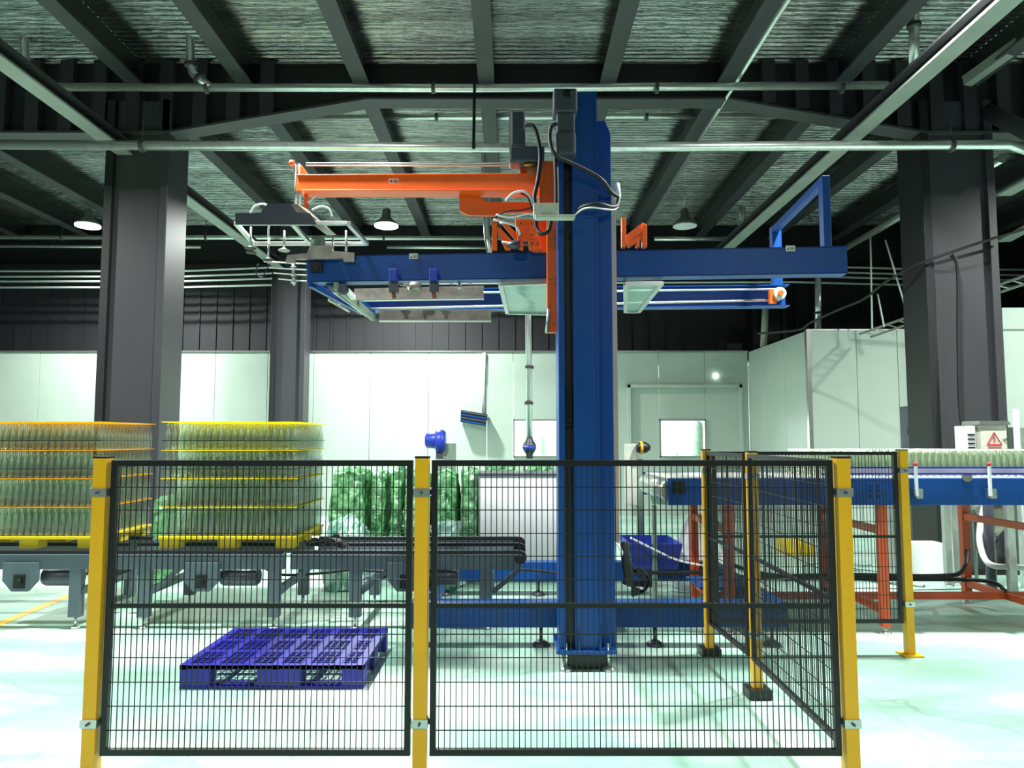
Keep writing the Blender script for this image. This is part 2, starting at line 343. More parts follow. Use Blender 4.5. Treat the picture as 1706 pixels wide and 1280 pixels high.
# secondary beams running away from the camera
def ibeam(x, zb, zt, wd, y0, y1, label, m='beam', lit=None, drift=0):
    t = thing('roof_beam', label, 'beam', (x, y0, zb), kind='structure')
    p = MB(); p.bar((x, y0, zb+.012), (x+drift, y1, zb+.012), wd, .024); p.build('bottom_flange', M[lit or m], t)  # hanging rails: light on the underside is put into a paler flange colour
    p = MB(); p.bar((x, y0, (zb+zt)/2+.012), (x+drift, y1, (zb+zt)/2+.012), .03, zt-zb-.026); p.build('web', M['dark'], t)
    if zt < CEIL-.05: p = MB(); p.bar((x, y0, zt), (x+drift, y1, zt), wd, .024); p.build('top_flange', M[m], t)
    return t
ZB = Z(142, 8.8)
names = {-1: 'left of centre', 0: 'nearest the middle', 1: 'right of centre'}
ratios = [-2.45, -2.1, -1.8, -1.065, -.755, -.425, -.072, .27, .60, .93, 1.30, 1.62, 1.98, 2.35]
for i, r in enumerate(ratios):
    s = 'left' if r < -.1 else 'right' if r > 0 else 'middle'
    rank = ['first', 'second', 'third', 'fourth', 'fifth', 'sixth', 'seventh', 'eighth'][(5-i) if i < 6 else (i-7) if i > 6 else 0]
    lab = 'dark roof beam above the middle of the picture running to the back' if s == 'middle' else 'dark roof beam running to the back, %s to the %s of the middle one' % (rank, s)
    ibeam(r*(ZB-CH), ZB, CEIL-.005, .2, -1.8, 15.9, lab)
ZL = Z(255, 8.8)
ibeam(-1.365*(ZL-CH), ZL, ZL+.15, .2, -1.8, 15.0, 'hanging rail beam, lit underside painted in, low under the roof at the left', 'beam', 'beam_light')
ibeam(1.14*(ZL-CH), ZL, ZL+.15, .2, -1.8, 15.0, 'hanging rail beam, lit underside painted in, low under the roof at the right', 'beam', 'beam_light')

# ceiling pipes
def pipe(pts, r, label, seg=12, m='steel', clamps=(), name='ceiling_pipe', cat='pipe', group=None, kind=None):
    pts = [Vector(q) for q in pts]; t = thing(name, label, cat, (pts[0].x, pts[0].y, pts[0].z-r), group, kind)
    p = MB(); p.tube(pts, r, seg); p.build('pipe_run', M[m], t)
    for c in clamps:
        d = (pts[1]-pts[0]).normalized() if len(c) < 2 else Vector(c[1]); q = Vector(c[0])
        p = MB(); p.tube([q-d*.02, q+d*.02], r*1.35, 10, False); p.build('clamp', M['beam'], t)
        if len(c) > 2: p = MB(); p.tube([q+Vector((0,0,r)), q+Vector((0,0,r+c[2]))], .006, 5); p.build('hanger_rod', M['beam'], t)
    return t
P1Y, P3Y = 8.3, 8.15
xd = (1, 0, 0)
pipe([W(85, 145, P1Y), W(790, 147, P1Y), W(1478, 142, P1Y)], .048, 'thick galvanised pipe, topmost of the cross pipes under the roof', clamps=[(W(q, 147, P1Y), xd) for q in (345, 722, 1094, 1402)])
pipe([W(470, 196, 10.2), W(1352, 193, 10.2)], .042, 'galvanised cross pipe, second one down, partly behind the girder', clamps=[(W(q, 195, 10.2), xd) for q in (727, 1077)])
pipe([W(-160, 240, P3Y), W(853, 246, P3Y), W(1680, 241, P3Y), W(1745, 262, P3Y+.1)], .056, 'thick bright pipe crossing in front of both big columns', clamps=[(W(q, 243, P3Y), xd, .5) for q in (237, 1585)])
pipe([W(-60, 395, 14.6), W(835, 397, 14.6)], .045, 'far thin cross pipe on the left, upper of the pair', clamps=[(W(q, 396, 14.6), xd, .5) for q in (103, 343, 640)])
pipe([W(-60, 410, 14.9), W(335, 412, 14.9)], .03, 'far thin cross pipe on the left, lower of the pair')
pipe([W(645, 412, 14.9), W(812, 413, 14.9)], .03, 'short far pipe just above the blue gantry beam')
pipe([W(1090, 398, 14.6), W(1210, 398, 14.6)], .045, 'short far cross pipe right of the blue column')
for k_, (px, nm) in enumerate(((42, 'far left'), (318, 'second from the left'))):
    pt = [W(px-2, 34, P1Y+.05), W(px, 108, P1Y+.05), W(px+3, 122, P1Y), W(px+15, 132, P1Y-.02), W(px+32, 145, P1Y)]
    t = thing('drain_downpipe', ['stubby drain pipe elbow at the far left dropping from a rusty roof ring', 'stubby drain pipe elbow meeting the top cross pipe, right of the rusty one'][k_], 'pipe', W(px, 145, P1Y))
    p = MB(); p.tube([pt[0]+Vector((0,0,.55))]+pt, .05, 12); p.build('elbow_pipe', M['steel'], t)
    for q in (1, 3): p = MB(); d = (pt[q]-pt[q-1]).normalized(); p.tube([pt[q]-d*.02, pt[q]+d*.02], .075, 12, False); p.build('coupling', M['beam'], t)
    if k_ == 0: p = MB(); p.tube([pt[0]-Vector((0,0,.01)), pt[0]+Vector((0,0,.03))], .13, 14, False); p.build('roof_ring', M['brass'], t, label='rusty yellow roof ring')
pipe([W(1523, 105, 7.6), (X(1523, 7.6, 20), 7.6, CEIL)], .055, 'short vertical drain pipe under the roof at upper right', name='drain_downpipe', clamps=[(W(1523, 42, 7.6), (0,0,1))])
pipe([W(1236, 400, 13), W(1236, 345, 13)], .06, 'small vertical roof pipe beside the right lamp', name='drain_downpipe')
zt_ = Z(150, 8.8)-.1
pipe([(.63*(zt_-CH), 3.5, zt_), (.63*(zt_-CH), 15, zt_)], .025, 'thin conduit running away under the roof right of the column', name='roof_conduit')
zq = Z(300, 10); xq = X(1606, 10, 300)
pipe([(1.75*3.8, 9.6, 1.6+3.8), (1.75*3.8, 15.5, 1.6+3.8)], .06, 'bright pipe running away towards the back wall at the right')
# strap between the cross pipes
b = MB(); p0, p1 = W(791, 118, P1Y-.1), W(789, 248, P3Y-.08); b.bar(p0, p1, .035, .012, (0, 1, 0)); b.build('hanger_strap', M['black'], label='black hanger strap crossing the two thick ceiling pipes', cat='strap')
# drop pipe left of the column
dy_ = 10.0
pipe([W(806, 250, dy_), W(812, 400, dy_), W(822, 455, dy_), W(872, 470, dy_), W(880, 500, dy_), W(882, 735, dy_)], .045, 'galvanised drop pipe coming down behind the gantry to a valve', name='drop_pipe', clamps=[(W(882, 612, dy_), (0,0,1)), (W(881, 672, dy_), (0,0,1))])
t = thing('pipe_valve', 'grey-blue valve at the foot of the drop pipe', 'valve', W(882, 765, dy_))
p = MB(); p.lathe([(.03, -.16), (.05, -.15), (.05, -.1), (.08, -.06), (.1, 0), (.08, .06), (.05, .1), (.05, .13)], W(882, 745, dy_), 12); p.build('valve_body', M['motor'], t)
p = MB(); p.tube([W(872, 746, dy_-.1), W(893, 746, dy_-.1)], .025, 8); p.build('valve_handle', M['tblue'], t)
pipe([W(1363, 455, 13), W(1363, 549, 13)], .055, 'upright galvanised pipe rising above the side room', name='riser_pipe', clamps=[(W(1363, 522, 13), (0,0,1))])
pipe([W(1276, 505, 15.3), W(1272, 578, 15.3)], .07, 'pale upright pipe in front of the far dark column', name='riser_pipe', m='beige')
# four long white conduits behind the machine
for i, yy in enumerate((452, 461, 469, 479)):
    nm = ['topmost', 'second', 'third', 'lowest'][i]; Yc = 15.3
    b = MB(); b.tube([W(-80, yy, Yc), W(300, yy, Yc), W(520, yy-9+i, Yc), W(853, yy-7, Yc), W(1320, yy-9, Yc), W(1545, yy-3, Yc), W(1800, yy-2, Yc)], .022, 6)
    b.build('wall_conduit', M['wht'], label='thin white conduit across the back, %s of four' % nm, cat='conduit', group='white conduits across the back')
# slanted cable tray and cables at right
t = thing('cable_tray', 'grey slanted cable tray climbing to the right over the side room', 'cable tray', W(1450, 556, 12.2))
for dz in (0, .13):
    p = MB(); p.bar(W(1432, 557, 12.2)+Vector((0,0,0)), W(1720, 455, 10.3), .04, .03); p.v = [v+Vector((dz*1.4, 0, -dz*.4)) for v in p.v]; p.build('tray_rail', M['beam_light'], t)
p = MB()
for i in range(14):
    q = W(1432, 557, 12.2).lerp(W(1720, 455, 10.3), (i+.5)/14); p.bar(q, q+Vector((.18, 0, -.05)), .02, .012)
p.build('rungs', M['beam_light'], t, kind='stuff')
for i, (px, py, qx, qy) in enumerate(((1510, 440, 1541, 530), (1475, 400, 1515, 535), (1450, 395, 1453, 548), (1462, 490, 1473, 545))):
    b = MB(); b.tube([W(px, py, 11.8), W(qx, qy, 11.8)], .014 if i else .022, 5)
    b.build('tray_hanger', M['wht'], label=['thick white slanting hanger rod next to the right column', 'white hanger rod leaning left of the thick one', 'thin upright hanger rod above the room corner', 'thin short hanger rod over the slanted tray'][i], cat='hanger rod')
b = MB(); b.tube(pixpath([(1262, 556, 11), (1330, 550, 10.8), (1350, 538, 10.7), (1400, 515, 10.2), (1440, 498, 9.8), (1475, 470, 9.3), (1530, 440, 8.8), (1580, 422, 8.6), (1640, 402, 8.55), (1720, 378, 8.5)]), .018, 6)
b.build('sagging_cable', M['rubber'], label='black sagging cable strung across to the right column', cat='cable')
b = MB(); b.tube(pixpath([(1585, 425, 8.68), (1596, 450, 8.68), (1597, 560, 8.68), (1600, 680, 8.66), (1612, 745, 8.62), (1625, 800, 8.6)]), .025, 7)
b.build('column_cable', M['rubber'], label='thick black cable running down the right column', cat='cable')
b = MB(); b.box(X(1215, 15.6), X(1240, 15.6), 15.6, 15.8, WT+.03, WT+.2); b.build('roof_box', M['dark'], label='small black box on top of the partition', cat='box')

# high-bay lamps
def lamp(x, y, label, on=True):
    t = thing('pendant_lamp', label, 'lamp', (x, y, LAMPZ+.06), 'high bay lamps over the hall')
    p = MB(); p.lathe([(.23, .02), (.2, .07), (.1, .15), (.08, .2), (.08, .3), (.05, .34)], (x, y, LAMPZ+.04), 20); p.build('lamp_shade', M['lampg'], t)
    p = MB(); p.lathe([(.225, 0), (.225, .02)], (x, y, LAMPZ+.03), 20); p.build('diffuser', M['lampe' if on else 'wht'], t)
    p = MB(); p.tube([(x, y, LAMPZ+.36), (x+.01, y, CEIL)], .008, 5); p.build('cord', M['wht'], t)
lamp(-8.1, 13.6, 'round high-bay lamp hanging at the far left'); lamp(-2.4, 13.6, 'round high-bay lamp hanging left of the blue column'); lamp(3.3, 13.6, 'unlit round high-bay lamp hanging right of the blue column', False)

# big round tubes and bracing at the upper right
pipe([W(1604, 165, 9.4), W(1790, 258, 7.4)], .1, 'fat dull round tube slanting down at the upper right edge', 16, 'beam', name='round_brace', kind='structure')
pipe([W(1560, 150, 9.4), W(1614, 148, 9.4)], .1, 'fat short round tube stub behind the upper right column', 16, 'beam', name='round_brace', kind='structure')
b = MB(); b.bar(W(1610, 136, 8.6), W(1760, 28, 7.6), .12, .12); b.build('roof_brace', M['beam_light'], label='square brace slanting up at the upper right corner', cat='brace', kind='structure')
for i, (a, c) in enumerate((((1672, 325, 10.5), (1800, 255, 9.0)), ((1672, 402, 12), (1800, 330, 10)))):
    b = MB(); b.bar(W(*a), W(*c), .22, .03); b.build('roof_brace', M['beam_light'], label=['pale roof strut right of the right column, upper', 'pale roof strut right of the right column, lower'][i], cat='brace', kind='structure')

# yellow floor line
g0, g1 = G(-30, 1052), G(158, 975)
b = MB(); d = (g1-g0).normalized(); nrm = Vector((-d.y, d.x, 0))*.05
b.prism([g0-nrm, g1-nrm, g1+nrm, g0+nrm], (0, 0, .003)); b.build('floor_line', M['yline'], label='yellow painted line on the floor at the left edge', cat='floor line', kind='structure')

# ------------------------------------------------------------------ safety fence
FY = 3.26; FZ = Z(767, FY); ZR0, ZRM = Z(1253, FY), Z(1009, FY)
Xp = [X(167, FY, 900), X(703, FY, 900), X(1405, FY, 900)]; SX = Xp[2]; YM, YA = 4.66, 5.53
FENCE = thing('safety_fence', 'waist-high black mesh safety fence on yellow posts across the foreground', 'fence', (SX, FY, 0))
def post(x, y, label, clamps, foot='black', wd=.06):
    p = MB(); p.box(x-wd/2, x+wd/2, y-wd/2, y+wd/2, .01, FZ+.01); t = p.build('post', M['yellow'], FENCE, bevel=.003)
    p = MB(); p.box(x-wd/2-.002, x+wd/2+.002, y-wd/2-.002, y+wd/2+.002, FZ+.01, FZ+.018); p.build('cap', M['black'], t)
    p = MB(); p.box(x-.07, x+.07, y-.07, y+.07, 0, .012 if foot != 'black' else .06); p.build('foot_plate', M['black' if foot == 'black' else 'yellow'], t)
    for z in clamps:
        c = MB(); c.box(x-wd/2-.006, x+wd/2+.006, y-wd/2-.006, y+wd/2+.006, z-.018, z+.018); c.build('clamp', M['alu'], t)
        c = MB(); c.lathe([(.006, 0), (.006, .012)], (x, y-wd/2-.018, z), 8, 'y'); c.build('bolt', M['motor'], t)
ZC = (Z(820, FY), Z(1202, FY))
post(Xp[0], FY, 'yellow fence post at the left end of the front fence', ZC)
post(Xp[1], FY, 'yellow fence post between the two front panels', ZC)
post(Xp[2], FY, 'yellow corner post at the right of the front fence', ZC)
post(SX+.06, YM, 'yellow post midway along the side fence', ZC)
post(SX, YA, 'yellow post at the back corner of the side fence', ZC)
XB = X(1508, YA, 900); post(XB, YA, 'yellow post at the right end of the rear fence panel', ZC, 'yellow')
def panel(p0, p1, label, pitch=.0247):
    p0, p1 = Vector(p0), Vector(p1); L = (p1-p0).length; d = (p1-p0)/L; q = MB()
    at = lambda u, z: Vector((p0.x+d.x*u, p0.y+d.y*u, z))
    q.bar(at(0, FZ-.013), at(L, FZ-.013), .026, .026); q.bar(at(0, ZR0), at(L, ZR0), .026, .026)
    q.bar(at(.013, ZR0+.013), at(.013, FZ-.026), .026, .026); q.bar(at(L-.013, ZR0+.013), at(L-.013, FZ-.026), .026, .026)
    t = q.build('panel_frame', M['blackpaint'], FENCE)
    q = MB(); q.bar(at(.02, ZRM), at(L-.02, ZRM), .018, .02); q.build('middle_rail', M['blackpaint'], t)
    q = MB(); n = int((L-.03)/pitch)
    for i in range(1, n): u = .013+(L-.026)*i/n; q.tube([at(u, ZR0), at(u, FZ-.02)], .0026, 4, False)
    zs = [Z(v, FY) for v in (812, 850, 889, 927, 966, 1057, 1096, 1137, 1177, 1217)]
    for z in zs: q.tube([at(.01, z), at(L-.01, z)], .0028, 4, False)
    q.build('wire_mesh', M['blackpaint'], t, kind='stuff')
    for z in ZC:
        for u in (-.012, L+.012): c = MB(); c.bar(at(u-.02, z), at(u+.02, z), .012, .022); c.build('fixing_lug', M['black'], t)
g_ = .042
panel((Xp[0]+g_, FY, 0), (Xp[1]-g_, FY, 0), 'front left black mesh panel before the blue pallet')
panel((Xp[1]+g_, FY, 0), (Xp[2]-g_, FY, 0), 'front right black mesh panel before the blue column')
panel((SX, FY+g_+.02, 0), (SX+.03, YM-g_, 0), 'nearer side mesh panel running back from the corner post')
panel((SX+.03, YM+g_, 0), (SX, YA-g_, 0), 'farther side mesh panel between the two back posts')
panel((SX+g_, YA, 0), (XB-g_, YA, 0), 'rear black mesh panel in front of the bottle conveyor')

# ------------------------------------------------------------------ blue pallet on the floor
px0, px1, py0, py1, ph = -2.14, -.955, 4.80, 5.72, .15
t = thing('plastic_pallet', 'empty dark blue plastic pallet lying on the mint floor', 'pallet', ((px0+px1)/2, (py0+py1)/2, 0))
wv, dv = px1-px0, py1-py0
for i, u in enumerate((0, .42, .88)):
    w_ = .14 if i != 1 else .2
    for j, v in enumerate((0, .42, .88)):
        e = .13
        p = MB(); x0 = px0+wv*u*(1 if u < .5 else 1) ; y0_ = py0+dv*v
        p.box(x0, min(px1, x0+(.16 if i != 1 else .24)*wv/1.0*1.0), y0_, min(py1, y0_+e), .018, ph-.028); p.build('block', M['pblue'], t, bevel=.004)
for v in (0, .42, .88): p = MB(); p.box(px0, px1, py0+dv*v, min(py1, py0+dv*v+.12), 0, .018); p.build('bottom_board', M['pblue'], t, bevel=.003)
p = MB()
for u in (0, .17, .34, .5, .66, .83): p.box(px0+wv*u, px0+wv*u+.05, py0, py1, ph-.028, ph)
p.box(px1-.05, px1, py0, py1, ph-.028, ph)
for v in (0, .32, .62, .95): p.box(px0, px1, py0+dv*v, min(py1, py0+dv*v+.04), ph-.0285, ph-.0005)
p.build('deck_frame', M['pblue'], t)
p = MB(); k = 0
while px0+k < px1: p.box(px0+k, px0+k+.008, py0, py1, ph-.024, ph-.004); k += .045
k = 0
while py0+k < py1: p.box(px0, px1, py0+k, py0+k+.008, ph-.024, ph-.0045); k += .04
p.build('deck_grid', M['pblue'], t, kind='stuff')

# ------------------------------------------------------------------ chain conveyor at the left
CYN, CYF = 6.25, 7.2; CZ = .66
def conveyor(x0, x1, legs, motor, label, end=False):
    t = thing('chain_conveyor', label, 'conveyor', ((x0+x1)/2, (CYN+CYF)/2, 0), 'grey chain conveyor sections')
    for y in (CYN, CYF-.06): p = MB(); p.box(x0, x1, y, y+.05, CZ-.16, CZ-.035); p.box(x0, x1, y-.012, y+.062, CZ-.045, CZ-.03); p.build('side_rail', M['grey'], t, bevel=.004)
    for y in (CYN+.02, (CYN+CYF)/2, CYF-.05):
        p = MB(); p.bar((x0+.01, y, CZ-.017), (x1-.02, y, CZ-.017), .05, .03); p.build('chain_track', M['chain'], t, bevel=.004)
        for xe in ((x1-.01,) if end else ()): p = MB(); p.lathe([(.055, -.03), (.055, .03)], (xe, y, CZ-.06), 16, 'y'); p.build('sprocket', M['chain'], t)
    if not end:
        pass
    for x in legs:
        for y in (CYN, CYF-.07):
            p = MB(); p.box(x-.05, x+.05, y+.005, y+.075, .1, CZ-.16); lg = p.build('leg', M['grey'], t, bevel=.004)
            p = MB(); p.tube([(x, y+.04, .02), (x, y+.04, .1)], .012, 8); p.lathe([(.045, 0), (.04, .015), (.015, .025)], (x, y+.04, 0), 12); p.build('levelling_foot', M['alu'], lg)
        p = MB(); p.bar((x, CYN+.07, .3), (x, CYF-.06, .3), .05, .06); p.build('cross_bar', M['grey'], t)
        p = MB(); p.bar((x+.05, CYN+.04, .3), (x+.3, CYN+.04, CZ-.15), .03, .04); p.build('brace', M['grey'], t)
    if motor is not None:
        x = motor; y = CYN+.01
        p = MB(); p.prism([(x-.15, y, CZ-.1), (x-.15, y, CZ-.25), (x-.07, y, CZ-.34), (x+.07, y, CZ-.34), (x+.15, y, CZ-.25), (x+.15, y, CZ-.1)], (0, -.03, 0)); mp_ = p.build('gear_plate', M['grey'], t, bevel=.003)
        p = MB(); p.box(x-.045, x+.045, y-.045, y-.03, CZ-.31, CZ-.2); p.lathe([(.03, -.02), (.03, .0)], (x, y-.045, CZ-.255), 12, 'y'); p.build('bearing_block', M['black'], mp_)
        p = MB(); p.lathe([(.07, 0), (.08, .02), (.08, .3), (.06, .32)], (x+.12, y+.12, CZ-.24), 14, 'x'); p.build('drive_motor', M['motor'], t)
conveyor(-5.9, -3.47, (-5.5, -3.70), -4.15, 'grey chain conveyor section under the left stack of bottles')
conveyor(-3.42, -1.93, (-3.12, -2.02), -2.62, 'grey chain conveyor section under the right stack of bottles')
conveyor(-1.88, .08, (-1.33, -.22), -.9, 'empty grey chain conveyor section leading into the machine', True)
b = MB(); b.tube(pixpath([(330, 950, 6.7), (380, 958, 6.7), (430, 945, 6.7), (470, 958, 6.7), (540, 955, 6.7), (590, 950, 6.7), (680, 956, 6.7)]), .012, 6)
b.tube(pixpath([(760, 945, 6.7), (850, 948, 6.7), (930, 955, 6.7), (980, 960, 6.5)]), .012, 6)
b.build('floor_cable', M['rubber'], label='black power cables slung beneath the chain conveyor', cat='cable')
b = MB()
random.seed(3)
for i in range(26):
    c_ = W(545+random.uniform(-28, 30), 904+random.uniform(-9, 6), 6.35+random.uniform(0, .3)); b.add([c_+Vector((random.uniform(-.1, .1), random.uniform(-.05, .05), random.uniform(-.035, .04))) for _ in range(4)], [(0,1,2), (0,1,3), (1,2,3), (0,2,3)])
b.build('black_rag', M['rubber'], label='crumpled black plastic lying at the end of the right stack', cat='rag', kind='stuff')

# ------------------------------------------------------------------ bottles
BH = .234; BR = .0268
def bottle_mesh(seg, m, nm='bottle'):
    p = MB(); pr = [(.02, 0), (.0262, .006), (BR, .02), (BR, .115), (.0245, .14), (.014, .182), (.0115, .2), (.0115, .222), (.0135, .224), (.0135, BH)]
    if seg < 8: pr = [(.026, 0), (BR, .115), (.013, .19), (.012, BH)]
    p.lathe(pr, (0, 0, 0), seg); return p
proto = bottle_mesh(10, 'glass').build('glass_bottle', M['glass'], org=(0, 0, 0))
lowm = bottle_mesh(6, 'glassin')
ORD = 'first second third fourth fifth sixth seventh eighth ninth tenth eleventh twelfth thirteenth fourteenth fifteenth sixteenth seventeenth eighteenth nineteenth twentieth'.split()
def ordn(i): return ORD[i] if i < 20 else 'twenty-'+ORD[i-20] if i < 29 else 'thirtieth' if i == 29 else 'thirty-'+ORD[i-30]
used = [False]
def put_bottle(x, y, z, label, group):
    o = proto if not used[0] else proto.copy()
    if used[0]: COL.objects.link(o)
    used[0] = True; o.location = (x, y, z); tag(o, label, 'bottle', group); return o
PZ = CZ+.105; SP = .0585; LH = .246
def stack(x0, x1, y0, which, nx, ny, ind_from, mpad, mtop):
    # pallet
    t = thing('plastic_pallet', 'yellow plastic pallet under the %s stack of glass bottles' % which, 'pallet', ((x0+x1)/2, y0+ny*SP/2, CZ), 'yellow pallets on the conveyor')
    y1 = y0+ny*SP
    p = MB(); p.box(x0-.01, x1+.01, y0-.01, y1+.01, PZ-.03, PZ-.003); p.build('deck', M['ypad'], t, bevel=.004)
    wx_ = x1-x0
    for u in (0, .43, .86):
        for v in (0, .43, .86): p = MB(); p.box(x0+wx_*u, x0+wx_*u+.14*wx_, y0+(y1-y0)*v, y0+(y1-y0)*(v+.14), CZ+.001, PZ-.03); p.build('block', M['ypad'], t, bevel=.004)
    inner = MB(); fr = 0
    for L_ in range(4):
        z = PZ+.003+L_*LH
        for i in range(nx):
            for j in range(ny):
                x = x0+SP*(i+.5); y = y0+SP*(j+.5)
                if (j == 0 and i >= ind_from) or (i == nx-1):
                    lay = ['bottom', 'second', 'third', 'top'][L_]
                    put_bottle(x, y, z, ('clear glass bottle, front face of %s stack, %s layer, %s from left' % (which, lay, ordn(i-ind_from)) if j == 0 else 'clear glass bottle, side face of %s stack, %s layer, %s from front' % (which, lay, ordn(j))), 'outer bottles of the %s layer, %s stack' % (lay, which))
                else:
                    o_ = Vector((x, y, z)); inner.add([v+o_ for v in lowm.v], lowm.f, True)
        if L_ < 3:
            p = MB(); zz = z+LH-.006; p.box(x0-.008, x1+.008, y0-.008, y1+.008, zz, zz+.005); p.build('layer_sheet', M[mpad], label='yellow plastic layer sheet above the %s bottle layer of the %s stack' % (['bottom', 'second', 'third'][L_], which), cat='layer sheet', group='yellow layer sheets of the %s stack' % which)
    inner.build('inner_bottles', M['glassin'], label='glass bottles packed inside the %s stack' % which, cat='bottles', kind='stuff', org=((x0+x1)/2, (y0+y1)/2, PZ))
    zt = PZ+4*LH-.002
    p = MB(); p.box(x0-.012, x1+.012, y0-.012, y1+.012, zt, zt+.006); tp = p.build('top_tray', M[mtop], label='yellow top frame board lying on the %s stack' % which, cat='tray')
    p = MB(); z_ = PZ+3*LH+.085
    for zz in (z_, PZ+2*LH+.085): p.bar((x0-.004, y0-.004, zz), (x1+.004, y0-.004, zz), .002, .006); p.bar((x1+.004, y0-.004, zz), (x1+.004, y1, zz), .002, .006)
    p.build('strap', M['chain'], tp)
S1 = X(172, 6.4); S2l = X(275, 6.4)
stack(S1-20*SP, S1, 6.36, 'left', 20, 16, 3, 'yplo', 'yplo')
stack(S2l, S2l+20*SP, 6.36, 'right', 20, 16, 0, 'ypl', 'ypl')

# ------------------------------------------------------------------ bottle conveyor at the right
RYN, RYF = 6.1, 7.3; bx0 = X(1112, RYN); bx1 = 6.3; bz0, bz1 = Z(842, RYN), Z(797, RYN)
t = thing('bottle_conveyor', 'long blue bottle conveyor on rust-orange legs at the right', 'conveyor', (bx0+1, 6.7, 0))
for y in (RYN, RYF-.04):
    p = MB(); p.box(bx0, bx1, y, y+.04, bz0, bz1); sb = p.build('side_beam', M['blue'], t, bevel=.004)
    if y == RYN:
        cx_, cz_ = X(1129, RYN), Z(812, RYN)
        p = MB(); p.box(cx_-.05, cx_+.05, y-.02, y, cz_-.05, cz_+.05); p.lathe([(.032, -.035), (.032, -.0)], (cx_, y, cz_), 14, 'y'); p.build('bearing_block', M['black'], sb)
        for qx in (1450, 1462):
            for qy in (810, 818, 828): p = MB(); c0 = W(qx, qy, y); p.lathe([(.009, -.008), (.009, .0)], c0, 8, 'y'); p.build('bolt', M['black'], sb)
p = MB(); p.box(bx0+.02, bx1, RYN+.04, RYF-.04, bz1-.03, bz1-.005); p.build('belt', M['beige'], t)
p = MB(); p.lathe([(.1, 0), (.1, RYF-RYN-.1)], (bx0+.05, RYN+.05, (bz0+bz1)/2), 16, 'y'); p.build('end_roller', M['alu'], t)
p = MB(); p.box(bx0+.02, bx1, RYN+.005, RYN+.03, bz1, bz1+.012); p.build('edge_strip', M['wht'], t)
for lx in (1.80, 3.08, 4.47, 5.8):
    for y in (RYN+.03, RYF-.03):
        p = MB(); p.box(lx-.035, lx+.035, y-.035, y+.035, .06, bz0); lg = p.build('leg', M['dorange'], t, bevel=.004)
        p = MB(); p.tube([(lx, y, .01), (lx, y, .06)], .012, 8); p.lathe([(.05, 0), (.05, .012), (.02, .02)], (lx, y, 0), 12); p.build('levelling_foot', M['alu'], lg)
    for z in (.19, .84): p = MB(); p.bar((lx, RYN, z), (lx, RYF, z), .05, .06); p.build('cross_bar', M['dorange'], t)
p = MB(); p.bar((1.8, 6.7, .19), (5.8, 6.7, .19), .05, .06); p.build('floor_rail', M['dorange'], t)
# guide rails
gz = [Z(779, RYN), Z(789.5, RYN)]
for z in gz: p = MB(); p.box(X(1366, RYN-.02), bx1, RYN-.035, RYN-.02, z-.007, z+.007); p.build('guide_rail', M['lblue'], t)
p = MB(); p.box(X(1372, RYN), bx1, RYN-.03, RYN-.022, gz[1]+.008, gz[0]-.008); p.build('guide_strip', M['pink'], t)
for qx in (1523, 1645):
    xx = X(qx, RYN-.06); p = MB(); p.box(xx-.01, xx+.01, RYN-.075, RYN-.055, Z(826, RYN), Z(777, RYN)); gp = p.build('guide_bracket', M['wht'], t)
    p = MB(); p.lathe([(.016, 0), (.018, .015), (.014, .03)], (xx, RYN-.065, Z(776, RYN)), 10); p.build('knob', M['red'], gp)
    p = MB(); p.box(xx-.005, xx+.05, RYN-.07, RYN-.001, Z(830, RYN), Z(814, RYN)); p.build('clamp', M['alu'], gp)
p = MB(); p.lathe([(.04, -.02), (.04, 0)], (X(1607, RYN), RYN, Z(795, RYN)), 12, 'y'); p.build('round_cover', M['brushed'], t)
xx = X(1366, RYN)+.03
sp2 = .0575; nb = 0
random.seed(5)
back = MB()
while xx < 4.75:
    for j in range(4):
        y = RYN+.06+j*.05; x = xx+(sp2/2 if j % 2 else 0)+random.uniform(-.001, .001)
        if j == 0: nb += 1; put_bottle(x, y, bz1, 'clear glass bottle, front row on the blue conveyor, %s from its left end' % ordn(nb-1), 'front row of bottles on the blue conveyor')
        else: o_ = Vector((x, y, bz1)); back.add([v+o_ for v in lowm.v], lowm.f, True)
    xx += sp2
for j in range(4, 17):
    xx = X(1366, RYN)+.1
    while xx < 5.2: o_ = Vector((xx, RYN+.06+j*.058, bz1)); back.add([v+o_ for v in lowm.v], lowm.f, True); xx += .058
back.build('massed_bottles', M['glassin'], label='glass bottles massed behind the front row on the blue conveyor', cat='bottles', kind='stuff')

# ------------------------------------------------------------------ gantry palletizer
CYc = 5.2
t = thing('gantry_palletizer', 'tall blue gantry palletizer with orange arm standing in the middle', 'palletizer', (X(978, CYc), CYc+.2, 0)); PT = t
def part(mb, name, m, parent=None, bevel=0, label=None, kind=None): return mb.build(name, M[m], parent or PT, label=label, bevel=bevel, kind=kind)
pz = 900
xl, xc, xr_, xw = X(932, CYc, pz), X(957, CYc, pz), X(999, CYc, pz), X(1024, CYc+.1, pz)
ztop = Z(153, CYc); zlow = .1
p = MB(); p.box(xc, xr_, CYc, CYc+.34, zlow, ztop); colm = part(p, 'column', 'blue', bevel=.006)
p = MB(); p.box(xl, xl+.045, CYc-.0, CYc+.34, zlow, Z(215, CYc)); part(p, 'left_flange', 'blue', bevel=.005)
p = MB(); p.box(xl+.045, xc, CYc+.06, CYc+.3, zlow, Z(215, CYc)); part(p, 'chain_channel', 'black')
p = MB(); z0, z1 = zlow, Z(203, CYc+.1); p.prism([(xr_, CYc+.08, z0), (xw, CYc+.08, z0), (xw, CYc+.08, z1-.1), (xw-.04, CYc+.08, z1), (xr_, CYc+.08, z1)], (0, .26, 0)); part(p, 'right_flange', 'blue', bevel=.005)
